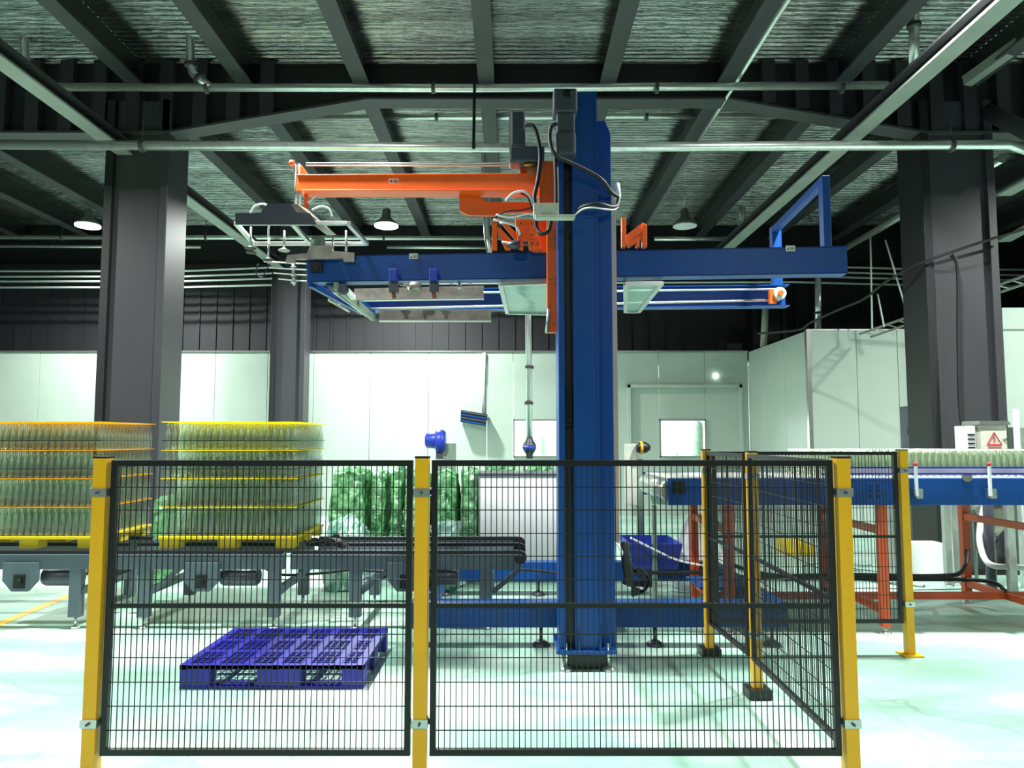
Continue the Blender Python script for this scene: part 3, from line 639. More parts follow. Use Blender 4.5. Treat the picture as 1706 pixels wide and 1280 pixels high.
p = MB(); p.box(xw+.002, xw+.05, CYc+.2, CYc+.32, Z(905, CYc+.2), Z(312, CYc+.2)); part(p, 'cable_duct', 'tan', label='pale vertical cable duct')
p = MB(); p.box(xr_-.012, xr_+.006, CYc-.006, CYc+.02, Z(1040, CYc), ztop); part(p, 'edge_strip', 'blue')
# drag chain in the slot
for i in range(16):
    zc = Z(648, CYc)-i*.017; p = MB(); p.box(xl+.05, xc-.012, CYc+.015, CYc+.06, zc-.006, zc+.006)
    part(p, 'chain_link', 'chain')
# column foot
bz = Z(1083, CYc)
p = MB(); p.box(X(927, CYc, 1080), X(1026, CYc, 1080), CYc-.05, CYc+.42, bz-.02, bz+.005); part(p, 'foot_plate', 'blue', bevel=.004)
for qx in (940, 963, 998, 1015): p = MB(); xx = X(qx, CYc, 1070); p.prism([(xx, CYc-.045, bz), (xx, CYc, bz), (xx, CYc, bz+.16)], (.012, 0, 0)); part(p, 'gusset', 'blue')
p = MB(); p.box(X(945, CYc, 1090), X(1012, CYc, 1090), CYc+.0, CYc+.35, 0, bz-.02); part(p, 'pedestal', 'black')
for qx in (943, 1013):
    for yy in (CYc-.02, CYc+.38):
        xx = X(qx, CYc, 1090); p = MB(); p.tube([(xx, yy, .01), (xx, yy, bz+.05)], .011, 8); p.lathe([(.05, 0), (.05, .014), (.02, .03)], (xx, yy, 0), 14); part(p, 'levelling_foot', 'alu')
# base frame
BY0, BY1 = 5.72, 7.55; x0, x1 = X(684, BY0, 1020), X(1312, BY0, 1020); z0, z1 = Z(1046, BY0), Z(1004, BY0)
for y in (BY0, BY1): p = MB(); p.box(x0, x1, y, y+.14, z0, z1); bmn = part(p, 'base_beam', 'blue', bevel=.005)
for x in (x0, .62, x1-.14): p = MB(); p.box(x, x+.14, BY0+.14, BY1, z0, z1); part(p, 'cross_beam', 'blue', bevel=.005)
p = MB(); p.box(xl+.02, xw, CYc+.34, BY0+.02, z0+.01, z1-.01); part(p, 'base_link', 'blue')
for (x, y) in ((x0+.08, BY0+.07), (X(901, BY0), BY0+.07), (X(1089, BY0), BY0+.07), (x1-.1, BY0+.07), (x0+.08, BY1+.07), (X(897, BY1), BY1+.07), (x1-.1, BY1+.07)):
    p = MB(); p.tube([(x, y, .02), (x, y, z0)], .014, 8); p.lathe([(.07, 0), (.07, .014), (.03, .04)], (x, y, 0), 14); part(p, 'levelling_foot', 'motor')
p = MB(); p.prism([(x1-.55, 6.2, z1), (x1-.1, 6.2, z1), (x1-.1, 6.2, z1+.02), (x1-.55, 6.2, z1+.02)], (0, .5, 0)); part(p, 'deck_plate', 'blue')
p = MB(); p.box(X(925, BY1), X(955, BY1), BY1-.3, BY1-.1, z1, Z(905, BY1)); part(p, 'upright_bracket', 'blue', bevel=.005)
# gantry beams (front and rear) : ends measured in the photo
def zy(x, a, b): return a+(b-a)*(x+1.65)/4.2
FL, FR = W(512, 449, 5.78), W(1411, 433, 5.5); hB = .215
def chan(a, c, h, dpt, back=True):
    p = MB(); a, c = Vector(a), Vector(c); d = (c-a).normalized(); nrm = Vector((-d.y, d.x, 0)).normalized()
    s_ = dpt if back else 0
    p.bar(a+nrm*s_, c+nrm*s_, .012, h); m_ = nrm*dpt/2
    p.bar(a+m_+Vector((0,0,h/2-.005)), c+m_+Vector((0,0,h/2-.005)), dpt+.012, .01); p.bar(a+m_-Vector((0,0,h/2-.005)), c+m_-Vector((0,0,h/2-.005)), dpt+.012, .01)
    return p
fb = part(chan(FL, FR, hB, .12, False), 'front_beam', 'blue')
RL, RR = W(598, 500, 7.0), W(1315, 492, 6.85)
rb = part(chan(RL, RR, .21, .12, True), 'rear_beam', 'blue')
onF = lambda px, py, off=-.008: W(px, py, FL.y+(FR.y-FL.y)*(px-512)/899+off)
# bearing block, bolts, stickers
p = MB(); c0 = onF(528, 445, -.012); p.box(c0.x-.045, c0.x+.045, c0.y-.02, c0.y+.01, c0.z-.045, c0.z+.045); p.lathe([(.03, -.035), (.03, -.0)], c0, 14, 'y'); part(p, 'bearing_block', 'black', fb)
for q in ((1383, 420), (1400, 420), (1383, 438), (1400, 438), (595, 436), (652, 435), (712, 434), (829, 430), (888, 429), (1062, 428), (1120, 427), (1182, 426), (1240, 425), (1300, 422)):
    p = MB(); p.lathe([(.008, -.006), (.008, .004)], onF(*q), 8, 'y'); part(p, 'bolt', 'motor', fb)
def sticker(px, py, parent, w_=.07, h_=.045):
    c0 = onF(px, py, -.012); p = MB(); p.box(c0.x-w_/2, c0.x+w_/2, c0.y-.002, c0.y+.002, c0.z-h_/2, c0.z+h_/2); s_ = part(p, 'warning_sticker', 'paper', parent)
    p = MB(); y = c0.y-.003
    p.prism([(c0.x-.028, y, c0.z-.014), (c0.x-.008, y, c0.z-.014), (c0.x-.018, y, c0.z+.006)], (0, .0005, 0))
    for i in range(3): p.box(c0.x-.002, c0.x+.028, y, y+.001, c0.z-.014+i*.009, c0.z-.01+i*.009)
    return s_, p
for q in ((689, 427), (1317, 414)): s_, p = sticker(q[0], q[1], fb); p.build('sticker_print', M['motor'], fb)
# cross members between beams
for a, c, m_ in ((W(516, 472, 5.82), W(604, 520, 7.0), 'blue'), (W(548, 470, 5.82), W(622, 520, 7.0), 'blue'), (W(560, 476, 5.75), W(622, 530, 6.9), 'olive')):
    p = MB(); p.bar(a, c, .04, .06); part(p, 'cross_member', m_, bevel=.003)
for py_, z_ in ((478, 0), (505, 0)):
    p = MB(); a = W(1085, py_+9, 6.8); c = W(1300, py_+4, 6.8); 
    p.tube([W(600, py_+12 if py_ < 500 else 515, 6.82), W(1298, py_+4 if py_ < 500 else 500, 6.78)], .012, 8); part(p, 'slide_rod', 'alu')
cw = W(1299, 489, 6.72); p = MB(); p.lathe([(.055, -.02), (.06, -.01), (.06, .03)], cw, 18, 'y'); wl = part(p, 'idler_wheel', 'beige')
p = MB(); p.lathe([(.025, -.04), (.025, -.02)], cw, 12, 'y'); p.box(cw.x-.09, cw.x-.03, cw.y, cw.y+.05, cw.z-.09, cw.z+.04); part(p, 'wheel_hub', 'orange', wl)
# portal frame at right
fa = W(1376, 292, 5.5); ra = W(1293, 375, 6.85)
p = MB(); p.box(fa.x-.03, fa.x+.03, 5.5, 5.58, FR.z+hB/2, fa.z); part(p, 'portal_post', 'blue', bevel=.004)
p = MB(); p.box(ra.x-.04, ra.x+.05, 6.85, 6.93, RR.z+.1, fa.z); part(p, 'portal_post', 'blue', bevel=.004)
p = MB(); p.bar((fa.x, 5.5, fa.z-.03), (ra.x, 6.93, fa.z-.03), .06, .06); part(p, 'portal_header', 'blue', bevel=.004)
# silver plates hanging below
for pl, Y, nm in (([(590, 481), (806, 476), (806, 498), (590, 501)], 6.3, 'clamp_plate'), ([(632, 517), (818, 517), (818, 535), (632, 535)], 6.0, 'clamp_plate')):
    p = MB(); p.ppoly(pl, Y, .012); part(p, nm, 'brushed')
    a, c = pl[3], pl[2]; p = MB(); p.bar(W(a[0], a[1], Y), W(c[0], c[1], Y), .06, .008); part(p, 'plate_lip', 'alu')
for px in (655, 722):
    p = MB(); a = W(px, 449, 5.62); p.box(a.x-.03, a.x+.03, a.y-.02, a.y+.06, W(px, 466, 5.62).z, a.z); part(p, 'clamp_cylinder', 'tblue', bevel=.004)
    p = MB(); c = W(px+1, 468, 5.7); p.box(c.x-.035, c.x+.035, c.y-.03, c.y+.05, W(px, 488, 5.7).z, c.z+.01); part(p, 'clamp_body', 'motor', bevel=.006)
    p = MB(); p.tube([W(px, 486, 5.7), W(px+2, 497, 5.7)], .016, 8); part(p, 'clamp_tip', 'rust')
p = MB(); c = W(692, 478, 5.66); p.lathe([(.03, -.045), (.042, -.03), (.042, .03), (.03, .045)], c, 10, 'x'); p.tube([W(666, 474, 5.66), W(684, 476, 5.66)], .012, 6); p.tube([W(680, 480, 5.64), W(682, 487, 5.6)], .014, 6); part(p, 'vacuum_block', 'brushed')
for px, py in ((766, 478), (752, 470), (783, 470)): p = MB(); p.lathe([(.008, -.02), (.02, -.01), (.016, .03)], W(px, py, 5.85), 8); part(p, 'fitting', 'alu')
# corner clutter left under beam
p = MB(); p.ppoly([(540, 472), (566, 474), (568, 488), (552, 486)], 5.85, .06); part(p, 'corner_bracket', 'olive')
p = MB(); p.lathe([(.04, -.04), (.05, 0), (.04, .05)], W(571, 482, 5.8), 12, 'y'); part(p, 'end_pulley', 'motor')
p = MB(); p.bar(W(572, 480, 5.85), W(588, 496, 6.1), .05, .04); part(p, 'white_block', 'wht')
p = MB(); p.tube([W(548, 500, 6.1), W(582, 519, 6.5)], .012, 6); p.tube([W(556, 486, 5.9), W(612, 527, 6.8)], .014, 6); part(p, 'guide_rod', 'alu')
# glass trays
def tray(pl, Y0, Y1, nm):
    a, b_, c, d = [W(q[0], q[1], Y0 if i < 2 else Y1) for i, q in enumerate(pl)]
    p = MB(); e = [a, b_, c, d]
    for i in range(4): p.bar(e[i], e[(i+1) % 4], .035, .03)
    tr = part(p, nm, 'alu')
    p = MB(); p.prism([a, b_, c, d], (0, 0, .006)); p.build('tray_sheet', M['gpane'], tr)
    return tr
tray([(834, 474), (926, 470), (926, 523), (845, 521)], 5.62, 6.75, 'gripper_tray')
tray([(1042, 473), (1102, 472), (1064, 519), (1042, 519)], 5.62, 6.75, 'gripper_tray')
# orange carriage
p = MB(); a = W(911, 372, 5.4); c = W(928, 554, 5.4); p.box(a.x, c.x, 5.38, 5.46, c.z, W(911, 345, 5.4).z); sl = part(p, 'lift_slide', 'orange', bevel=.003)
for q in ((916, 398), (924, 398), (916, 450), (916, 466), (924, 466), (916, 474), (924, 474), (916, 510), (923, 540)): p = MB(); p.lathe([(.006, -.005), (.006, .004)], W(q[0], q[1], 5.38), 8, 'y'); part(p, 'bolt', 'rust', sl)
p = MB(); p.tube([W(914, 515, 5.36), W(910, 555, 5.36)], .012, 8); part(p, 'air_cylinder', 'alu')
p = MB(); p.ppoly([(898, 268), (922, 268), (926, 300), (926, 346), (898, 346)], 5.5, .05); part(p, 'head_plate', 'orange', bevel=.003)
# arm
p = MB(); a, c = W(500, 309, 5.95), W(902, 308, 5.6); p.bar(a, c, .12, .125); p.bar(a+Vector((.05,-.0,-.07)), c+Vector((0,0,-.07)), .17, .012); p.bar(a+Vector((.0,-.0,.066)), c+Vector((0,0,.066)), .14, .008); ar = part(p, 'arm', 'orange', bevel=.003)
c0 = W(656, 302, 5.73); p = MB(); p.box(c0.x-.04, c0.x+.04, c0.y-.004, c0.y, c0.z-.02, c0.z+.02); p.build('warning_sticker', M['paper'], ar)
p = MB(); p.box(c0.x-.03, c0.x-.01, c0.y-.006, c0.y-.004, c0.z-.012, c0.z+.008); p.box(c0.x+.0, c0.x+.03, c0.y-.006, c0.y-.004, c0.z-.012, c0.z-.004); p.box(c0.x+.0, c0.x+.03, c0.y-.006, c0.y-.004, c0.z+.001, c0.z+.008); p.build('sticker_print', M['red'], ar)
for dy_, yy in ((0, 272), (.0, 276)): p = MB(); p.tube([W(510, yy, 5.9), W(892, yy, 5.6)], .0065, 6); part(p, 'tie_rod', 'alu')
p = MB(); p.ppoly([(495, 275), (503, 276), (516, 293), (528, 298), (528, 320), (500, 320)], 5.92, .06); part(p, 'arm_end', 'orange', bevel=.003)
p = MB(); p.ppoly([(507, 320), (512, 320), (512, 352), (507, 352)], 5.95, .04); part(p, 'arm_drop', 'orange')
p = MB(); p.lathe([(.02, 0), (.026, .02), (.02, .04)], W(486, 276, 5.92), 10); part(p, 'end_knob', 'orange')
for px in (492, 499): p = MB(); p.tube([W(px, 274, 5.93), W(px+1, 348, 5.93)], .011, 8); part(p, 'lift_rod', 'alu')
p = MB(); p.tube(pixpath([(530, 321, 5.95), (519, 333, 5.95), (512, 338, 5.95)]), .008, 6); part(p, 'air_line', 'wht')
p = MB(); p.ppoly([(765, 318), (798, 318), (800, 328), (812, 336), (900, 337), (900, 353), (834, 355), (824, 359), (780, 358), (765, 351)], 5.72, .04); kn = part(p, 'knee_bracket', 'orange', bevel=.003)
for q in (768, 781, 794): p = MB(); p.lathe([(.012, -.01), (.012, .005)], W(q, 320, 5.72), 8, 'y'); part(p, 'bolt', 'red', kn)
# head gear
p = MB(); p.ppoly([(866, 280), (885, 277), (893, 293), (873, 294), (867, 290)], 5.58, .1); part(p, 'gear_guard', 'orange')
p = MB(); p.lathe([(.03, -.05), (.045, -.04), (.045, .03), (.02, .05)], W(889, 284, 5.5), 12, 'x'); part(p, 'pinion', 'rust')
p = MB(); p.tube([W(872, 275, 5.45), W(892, 274, 5.45)], .012, 8); part(p, 'brass_joint', 'brass')
def boxp(xa, ya, xb, yb, Y, d, nm, m_, bv=.012, lab=None): p = MB(); a = W(xa, ya, Y); c = W(xb, yb, Y); p.box(a.x, c.x, Y, Y+d, c.z, a.z); return part(p, nm, m_, bevel=bv, label=lab)
mm = boxp(851, 184, 875, 244, 5.45, .13, 'arm_motor', 'motor', .015)
p = MB(); a = W(848, 183, 5.46); c = W(852, 252, 5.46); p.box(a.x, c.x, 5.47, 5.56, c.z, a.z); p.build('motor_rib', M['alu'], mm)
gb = boxp(848, 242, 898, 270, 5.44, .17, 'gearbox', 'motor', .02)
p = MB(); c = W(900, 257, 5.52); p.lathe([(.06, 0), (.06, .03)], c, 16, 'x'); p.build('gearbox_flange', M['motor'], gb)
lf = boxp(922, 146, 962, 186, 5.05, .16, 'lift_gearbox', 'motor', .015)
p = MB(); p.lathe([(.03, -.012), (.034, .0)], W(945, 156, 5.05), 18, 'y'); p.lathe([(.012, -.02), (.012, .0)], W(945, 156, 5.05), 10, 'y'); p.build('shaft_hole', M['black'], lf)
boxp(928, 186, 958, 222, 5.06, .13, 'lift_motor', 'motor', .012)
boxp(926, 218, 960, 257, 5.04, .15, 'lift_motor_housing', 'motor', .02)
# control box and tray
boxp(889, 338, 931, 357, 5.02, .12, 'control_box', 'beige', .004, 'light grey control box')
boxp(892, 357, 958, 363, 5.0, .07, 'cable_shelf', 'beige', .003)
# hoses
def hose(pts, r, nm='hose', m_='rubber'): p = MB(); p.tube(pixpath(pts), r, 8); return part(p, nm, m_)
hose([(875, 208, 5.42), (888, 210, 5.4), (896, 230, 5.4), (900, 262, 5.4), (896, 300, 5.38), (890, 330, 5.36), (895, 350, 5.33)], .016)
hose([(928, 206, 5.05), (918, 212, 5.05), (916, 232, 5.05), (920, 250, 5.03), (930, 262, 5.02), (948, 270, 5.05), (985, 288, 5.1), (1005, 302, 5.12), (1018, 320, 5.2), (1030, 328, 5.28)], .014)
hose([(925, 255, 5.08), (926, 275, 5.08), (927, 310, 5.08), (927, 360, 5.08)], .018)
hose([(962, 352, 5.2), (970, 345, 5.15), (985, 341, 5.1), (1003, 341, 5.1), (1018, 345, 5.15), (1028, 342, 5.22), (1031, 330, 5.28)], .014)
hose([(958, 358, 5.2), (972, 348, 5.13), (990, 346, 5.08), (1012, 349, 5.12), (1026, 348, 5.2), (1032, 335, 5.26), (1031, 315, 5.3)], .006, 'white_cable', 'wht')
p = MB(); p.tube([W(1028, 306, 5.3), W(1029, 330, 5.3)], [.02, .028], 8); part(p, 'cable_bundle', 'wht')
for k_, pts in enumerate(([(842, 335), (855, 322), (872, 319), (884, 328), (890, 350)], [(824, 362), (845, 352), (870, 350), (888, 345)], [(822, 366), (840, 370), (860, 378), (866, 392)], [(868, 322), (880, 330), (886, 348), (890, 352)], [(826, 358), (850, 362), (880, 356), (892, 360)])):
    hose([(a, b_, 5.45) for a, b_ in pts], .006 if k_ % 2 else .009, 'cable', 'wht' if k_ % 2 == 0 else 'rubber')
hose([(893, 363, 5.25), (894, 380, 5.25), (902, 390, 5.22), (914, 384, 5.22), (918, 364, 5.22)], .016)
# carriage truss left of column
for k_, pl in enumerate(([(820, 365), (828, 368), (828, 415), (819, 415)], [(828, 362), (836, 364), (870, 398), (862, 402)], [(826, 378), (834, 380), (856, 404), (850, 415), (842, 415)], [(858, 364), (892, 366), (896, 400), (862, 400)], [(880, 398), (898, 398), (902, 416), (882, 416)], [(862, 398), (872, 404), (872, 416), (862, 412)])):
    p = MB(); p.ppoly(pl, 5.62 if k_ < 3 else 5.56, .06); part(p, 'carriage_plate' if k_ > 2 else 'carriage_strut', 'orange', bevel=.003)
for q in ((824, 372), (868, 372), (886, 372), (868, 392), (886, 392), (887, 406), (896, 406)): p = MB(); p.lathe([(.009, -.008), (.009, .004)], W(q[0], q[1], 5.55), 8, 'y'); part(p, 'bolt', 'rust')
p = MB(); p.tube([W(832, 372, 5.6), W(880, 371, 5.6)], .008, 6); p.tube([W(836, 404, 5.6), W(880, 408, 5.6)], .012, 6); part(p, 'tie_rod', 'alu')
p = MB(); p.lathe([(.02, -.05), (.035, 0), (.03, .05)], W(856, 408, 5.5), 10, 'x'); part(p, 'carriage_valve', 'motor')
for k_, pl in enumerate(([(1036, 362), (1043, 362), (1043, 412), (1036, 412)], [(1043, 392), (1071, 371), (1078, 374), (1078, 382), (1046, 404)], [(1070, 373), (1078, 375), (1078, 412), (1070, 412)], [(1045, 404), (1068, 390), (1070, 398), (1048, 412)], [(1060, 396), (1066, 394), (1066, 412), (1060, 412)])):
    p = MB(); p.ppoly(pl, 5.62+.02*(k_ % 2), .05); part(p, 'carriage_strut', 'orange', bevel=.003)
boxp(889, 348, 927, 420, 5.63, .1, 'carriage_back', 'orange', .003)
# suction frame at the arm end
NY, FYy = 5.55, 6.15; zf = W(0, 372, NY).z
q0, q1, q2, q3 = [Vector((W(a, 372, y).x, y, zf)) for a, y in ((393, NY), (580, NY), (612, FYy), (424, FYy))]
p = MB()
for a, c in ((q0, q1), (q1, q2), (q2, q3), (q3, q0), (q0.lerp(q1, .5), q3.lerp(q2, .5))): p.bar(a, c, .035, .03)
sf = part(p, 'suction_frame', 'alu', bevel=.004)
p = MB(); p.ppoly([(392, 355), (434, 355), (446, 339), (484, 339), (494, 354), (516, 355), (526, 370), (526, 374), (392, 374)], NY-.05, .012); p.build('front_plate', M['motor'], sf)
p = MB(); p.prism([W(478, 340, NY), W(500, 350, NY+.5), W(545, 392, NY+.5), W(520, 374, NY)], (.08, 0, 0)); p.build('top_plate', M['brushed'], sf)
random.seed(2)
for i, (px, y, dn) in enumerate(((418, NY+.1, .17), (448, NY+.35, .2), (474, NY+.2, .16), (555, NY+.4, .12), (577, NY+.2, .2), (578, NY+.5, .16), (420, NY+.5, .1))):
    xx = X(px, y, 380); p = MB(); p.tube([(xx, y, zf), (xx, y, zf-dn)], .009, 8); s_ = p.build('spring_rod', M['alu'], PT)
    p = MB(); p.lathe([(.012, .02), (.02, .01), (.045, 0), (.045, -.008)], (xx, y, zf-dn), 14); p.build('suction_cup', M['rubber' if i != 2 else 'olive'], s_)
for pts in ([(417, 356), (424, 344), (436, 340), (446, 342)], [(520, 350), (535, 344), (548, 348), (553, 360)], [(447, 396), (449, 374), (460, 371), (470, 372)]):
    p = MB(); p.tube(pixpath([(a, b_, NY+.05) for a, b_ in pts]), .008, 7); p.build('air_hose', M['wht'], sf)
p = MB(); p.lathe([(.035, -.06), (.06, -.02), (.06, .02), (.05, .05)], W(530, 406, 5.85), 14); part(p, 'swivel_joint', 'olive')
# worn bracket plate on the beam end
p = MB(); p.ppoly([(475, 437), (479, 425), (511, 422), (516, 410), (550, 408), (555, 418), (590, 421), (590, 436), (573, 436), (571, 431), (492, 432), (492, 438)], 5.7, .03); part(p, 'end_bracket', 'brushed')
p = MB(); p.tube([W(488, 440, 5.8), W(490, 475, 5.8)], .012, 6)
for yy in (446, 458, 470): p.lathe([(.02, -.012), (.026, 0), (.02, .012)], W(489, yy, 5.8), 8)
part(p, 'insulator_post', 'alu')
for i, yy in enumerate((440, 450, 459, 469)): p = MB(); p.tube([W(440+8*i, yy-4, 5.9), W(512, yy, 5.8)], .006, 5); part(p, 'trailing_wire', 'wht')
p = MB(); p.tube(pixpath([(430, 440, 5.9), (427, 455, 5.9), (436, 462, 5.9), (444, 450, 5.9), (450, 440, 5.9)]), .005, 5); part(p, 'wire_loop', 'rubber')
# hoses at the column foot
hose([(1041, 905, 5.35), (1043, 935, 5.3), (1047, 962, 5.3), (1044, 975, 5.3)], .035, 'cable_sleeve', 'rubber')
for k_ in range(4): hose([(1045, 960-k_*8, 5.4), (1065, 948+k_*4, 5.4), (1080, 965, 5.4), (1072, 985, 5.4), (1052, 992-k_*5, 5.4)], .012)
hose([(1010, 906, 5.3), (1025, 905, 5.3), (1036, 920, 5.3), (1042, 940, 5.3)], .01, 'white_cable', 'wht')
# ------------------------------------------------------------------ bags, cabinet and clutter behind
def bag(x0, x1, y0, y1, z0, z1, label, seed, m='bag', amp=.05, name='plastic_bag', group='green bags behind the conveyor', cat='bag', taper=.12, vert=True):
    nx, nz = 14, 14; off = Vector((seed*3.1, seed*1.7, seed)); mb = MB(); N = 14
    vs = []; idx = {}; fs = []
    def vert_(i, j, k):
        key = (i, j, k)
        if key in idx: return idx[key]
        u, v, w_ = i/N*2-1, j/N*2-1, k/N*2-1
        # superellipsoid-ish rounding
        c = Vector((u, v, w_)); m_ = max(abs(u), abs(v), abs(w_)); sph = c.normalized()*m_ if c.length else c
        c = c.lerp(sph, .32)
        sx = 1-taper*max(0, w_)
        p_ = Vector(((x0+x1)/2+c.x*(x1-x0)/2*sx, (y0+y1)/2+c.y*(y1-y0)/2*sx, (z0+z1)/2+c.z*(z1-z0)/2))
        q = Vector((p_.x*7, p_.y*7, p_.z*(2.2 if vert else 7)))+off; q2 = p_*16+off
        d = noise.noise(q)*amp+abs(noise.noise(q2))*amp*.6+noise.noise(Vector((p_.x*28, p_.y*28, p_.z*(9 if w_ < .6 else 28)))+off)*amp*.35
        p_ += c.normalized()*d if c.length else Vector()
        if p_.z < z0: p_.z = z0
        idx[key] = len(vs); vs.append(p_); return idx[key]
    for a in range(N):
        for b_ in range(N):
            for (f0) in range(6):
                if f0 == 0: q = [(a, b_, 0), (a, b_+1, 0), (a+1, b_+1, 0), (a+1, b_, 0)]
                elif f0 == 1: q = [(a, b_, N), (a+1, b_, N), (a+1, b_+1, N), (a, b_+1, N)]
                elif f0 == 2: q = [(a, 0, b_), (a+1, 0, b_), (a+1, 0, b_+1), (a, 0, b_+1)]
                elif f0 == 3: q = [(a, N, b_), (a, N, b_+1), (a+1, N, b_+1), (a+1, N, b_)]
                elif f0 == 4: q = [(0, a, b_), (0, a, b_+1), (0, a+1, b_+1), (0, a+1, b_)]
                else: q = [(N, a, b_), (N, a+1, b_), (N, a+1, b_+1), (N, a, b_+1)]
                fs.append(tuple(vert_(*t_) for t_ in q))
    mb.add(vs, fs, False); return mb.build(name, M[m], label=label, cat=cat, group=group)
BY = 8.3; bt = Z(776, BY)
specs = [(545, 612, 'tall green plastic bag next to the right bottle stack'), (610, 645, 'narrow green plastic bag second from the bottle stack'), (643, 672, 'narrow dark green bag just left of the middle fence post'), (668, 716, 'green plastic bag directly behind the middle fence post'), (714, 766, 'green plastic bag right of the middle fence post'), (762, 799, 'green plastic bag touching the white cabinet')]
for i, (a, c, lab) in enumerate(specs):
    s_ = random.Random(i).uniform(-.04, .04)
    bag(X(a, BY)+.035, X(c, BY)-.035, BY+(.1 if i in (1, 2) else 0), BY+.75, 0, bt+s_-.05, lab, i+1, taper=.04)
for i, (a, c, lab) in enumerate(((800, 868, 'green bag behind the white cabinet, left one'), (864, 932, 'green bag behind the white cabinet, right one'))):
    bag(X(a, 9.3)+.06, X(c, 9.3)-.06, 9.25, 10.1, 0, Z(768, 9.3)-.03, lab, i+11, taper=.04)
bag(X(543, 7.9), X(616, 7.9), 7.75, 8.25, 0, Z(866, 7.9), 'heap of pale crumpled film before the leftmost green bag', 21, 'pale', .08, 'plastic_film', None, 'film', .35, False)
bag(X(716, 7.9), X(772, 7.9), 7.75, 8.25, 0, Z(874, 7.9), 'heap of pale crumpled film right of the middle fence post', 22, 'pale', .08, 'plastic_film', None, 'film', .35, False)
t = thing('white_cabinet', 'plain white cabinet standing between the green bags and the column', 'cabinet', (X(865, 8.3), 8.6, 0))
p = MB(); p.box(X(798, 8.3), X(940, 8.3), 8.3, 9.0, .05, Z(792, 8.3)); p.build('cabinet_body', M['wht'], t, bevel=.01)
p = MB(); p.box(X(797, 8.3), X(941, 8.3), 8.28, 9.02, Z(792, 8.3), Z(789, 8.3)); p.build('lid', M['motor'], t)
p = MB(); p.box(X(800, 8.3), X(938, 8.3), 8.34, 8.96, 0, .05); p.build('plinth', M['black'], t)
bag(X(259, 7.9), X(274, 7.9), 7.9, 8.3, .0, Z(826, 7.9), 'sliver of green bag seen between the two bottle stacks', 31, taper=.04)
# blue motor on a stand
mx, my = X(725, 9.6), 9.6
t = thing('blower_motor', 'bright blue electric motor perched above the green bags', 'motor', (mx, my, 0))
p = MB(); a = W(709, 734, my); p.lathe([(.07, -.13), (.1, -.11), (.11, 0), (.11, .14)], (X(725, my), my, a.z), 18, 'x'); p.build('motor_body', M['tblue'], t)
p = MB(); p.lathe([(.13, 0), (.15, .02), (.15, .1), (.12, .13)], (X(726, my), my, a.z-.01), 20, 'x'); p.build('fan_housing', M['tblue'], t)
p = MB(); p.box(X(727, my), X(738, my), my-.05, my+.05, Z(765, my), a.z); p.build('neck', M['motor'], t)
p = MB(); p.box(X(722, my), X(758, my), my-.15, my+.2, 0, Z(766, my)); p.build('stand', M['olive'], t)
p = MB(); p.box(X(739, my), X(759, my), my-.02, my+.12, Z(766, my), Z(739, my)); p.build('cylinder_rack', M['olive'], t)
# hanging louvred lamp
t = thing('hanging_louvre_unit', 'small tilted louvred blue-grey unit hanging on a conduit against the partition', 'light unit', W(790, 696, 15.2))
q = [W(768, 683, 15.2), W(812, 690, 15.2), W(809, 710, 15.2), W(767, 703, 15.2)]
p = MB(); p.prism([v+Vector((0, .02, 0)) for v in q], (0, .25, 0)); p.build('housing', M['motor'], t)
for i in range(4):
    f = (i+.5)/4; p = MB(); p.bar(q[0].lerp(q[3], f), q[1].lerp(q[2], f), .03, .03); p.build('louvre', M['blue'] if i % 2 else M['motor'], t)
p = MB(); p.tube([W(805, 688, 15.46), W(807, 588, 15.46)], .035, 8); p.build('conduit', M['wht'], t)
b = MB(); b.lathe([(.03, -.03), (.05, 0)], (X(1196, 15.44), 15.46, Z(626, 15.44)), 12, 'y'); b.build('wall_spot_lamp', M['lampe'], label='tiny round white lamp on the wall over the door', cat='lamp')
# sensor stand right of column
t = thing('sensor_stand', 'beige post with a black and yellow sensor head behind the column', 'sensor', (X(1063, 8.2), 8.2, 0))
p = MB(); p.box(X(1044, 8.2), X(1061, 8.2), 8.2, 8.4, Z(842, 8.2), Z(740, 8.2)); p.build('control_box', M['beige'], t, bevel=.004)
p = MB(); p.box(X(1061, 8.2), X(1071, 8.2), 8.2, 8.3, 0, Z(765, 8.2)); p.build('pole', M['olive'], t)
p = MB(); c = W(1068, 746, 8.15); p.lathe([(.05, -.05), (.07, 0), (.06, .06), (.03, .1)], c, 12, 'x'); sh = p.build('sensor_head', M['black'], t)
p = MB(); p.lathe([(.072, -.015), (.072, .015)], c, 12, 'x'); p.build('yellow_ring', M['yellow'], sh)
p = MB(); p.box(X(1040, 8.2), X(1080, 8.2), 8.05, 8.5, 0, .06); p.build('base', M['black'], t)
# tail chute
t = thing('infeed_chute', 'pale chute with clear side guard leading onto the blue conveyor', 'chute', (X(1090, 7.2), 7.2, .6))
p = MB(); p.prism([W(1078, 797, 7.2), W(1120, 800, 7.2), W(1120, 842, 7.2), (X(1085, 7.2), 7.2, Z(840, 7.2))], (0, .02, 0)); p.build('side_guard', M['gpane'], t)
p = MB(); p.bar(W(1076, 796, 7.2), W(1240, 796, 7.25), .3, .015); p.build('chute_plate', M['tan'], t)
p = MB(); p.box(X(1085, 7.3), X(1092, 7.3), 7.3, 7.36, 0, Z(842, 7.3)); p.build('leg', M['olive'], t)
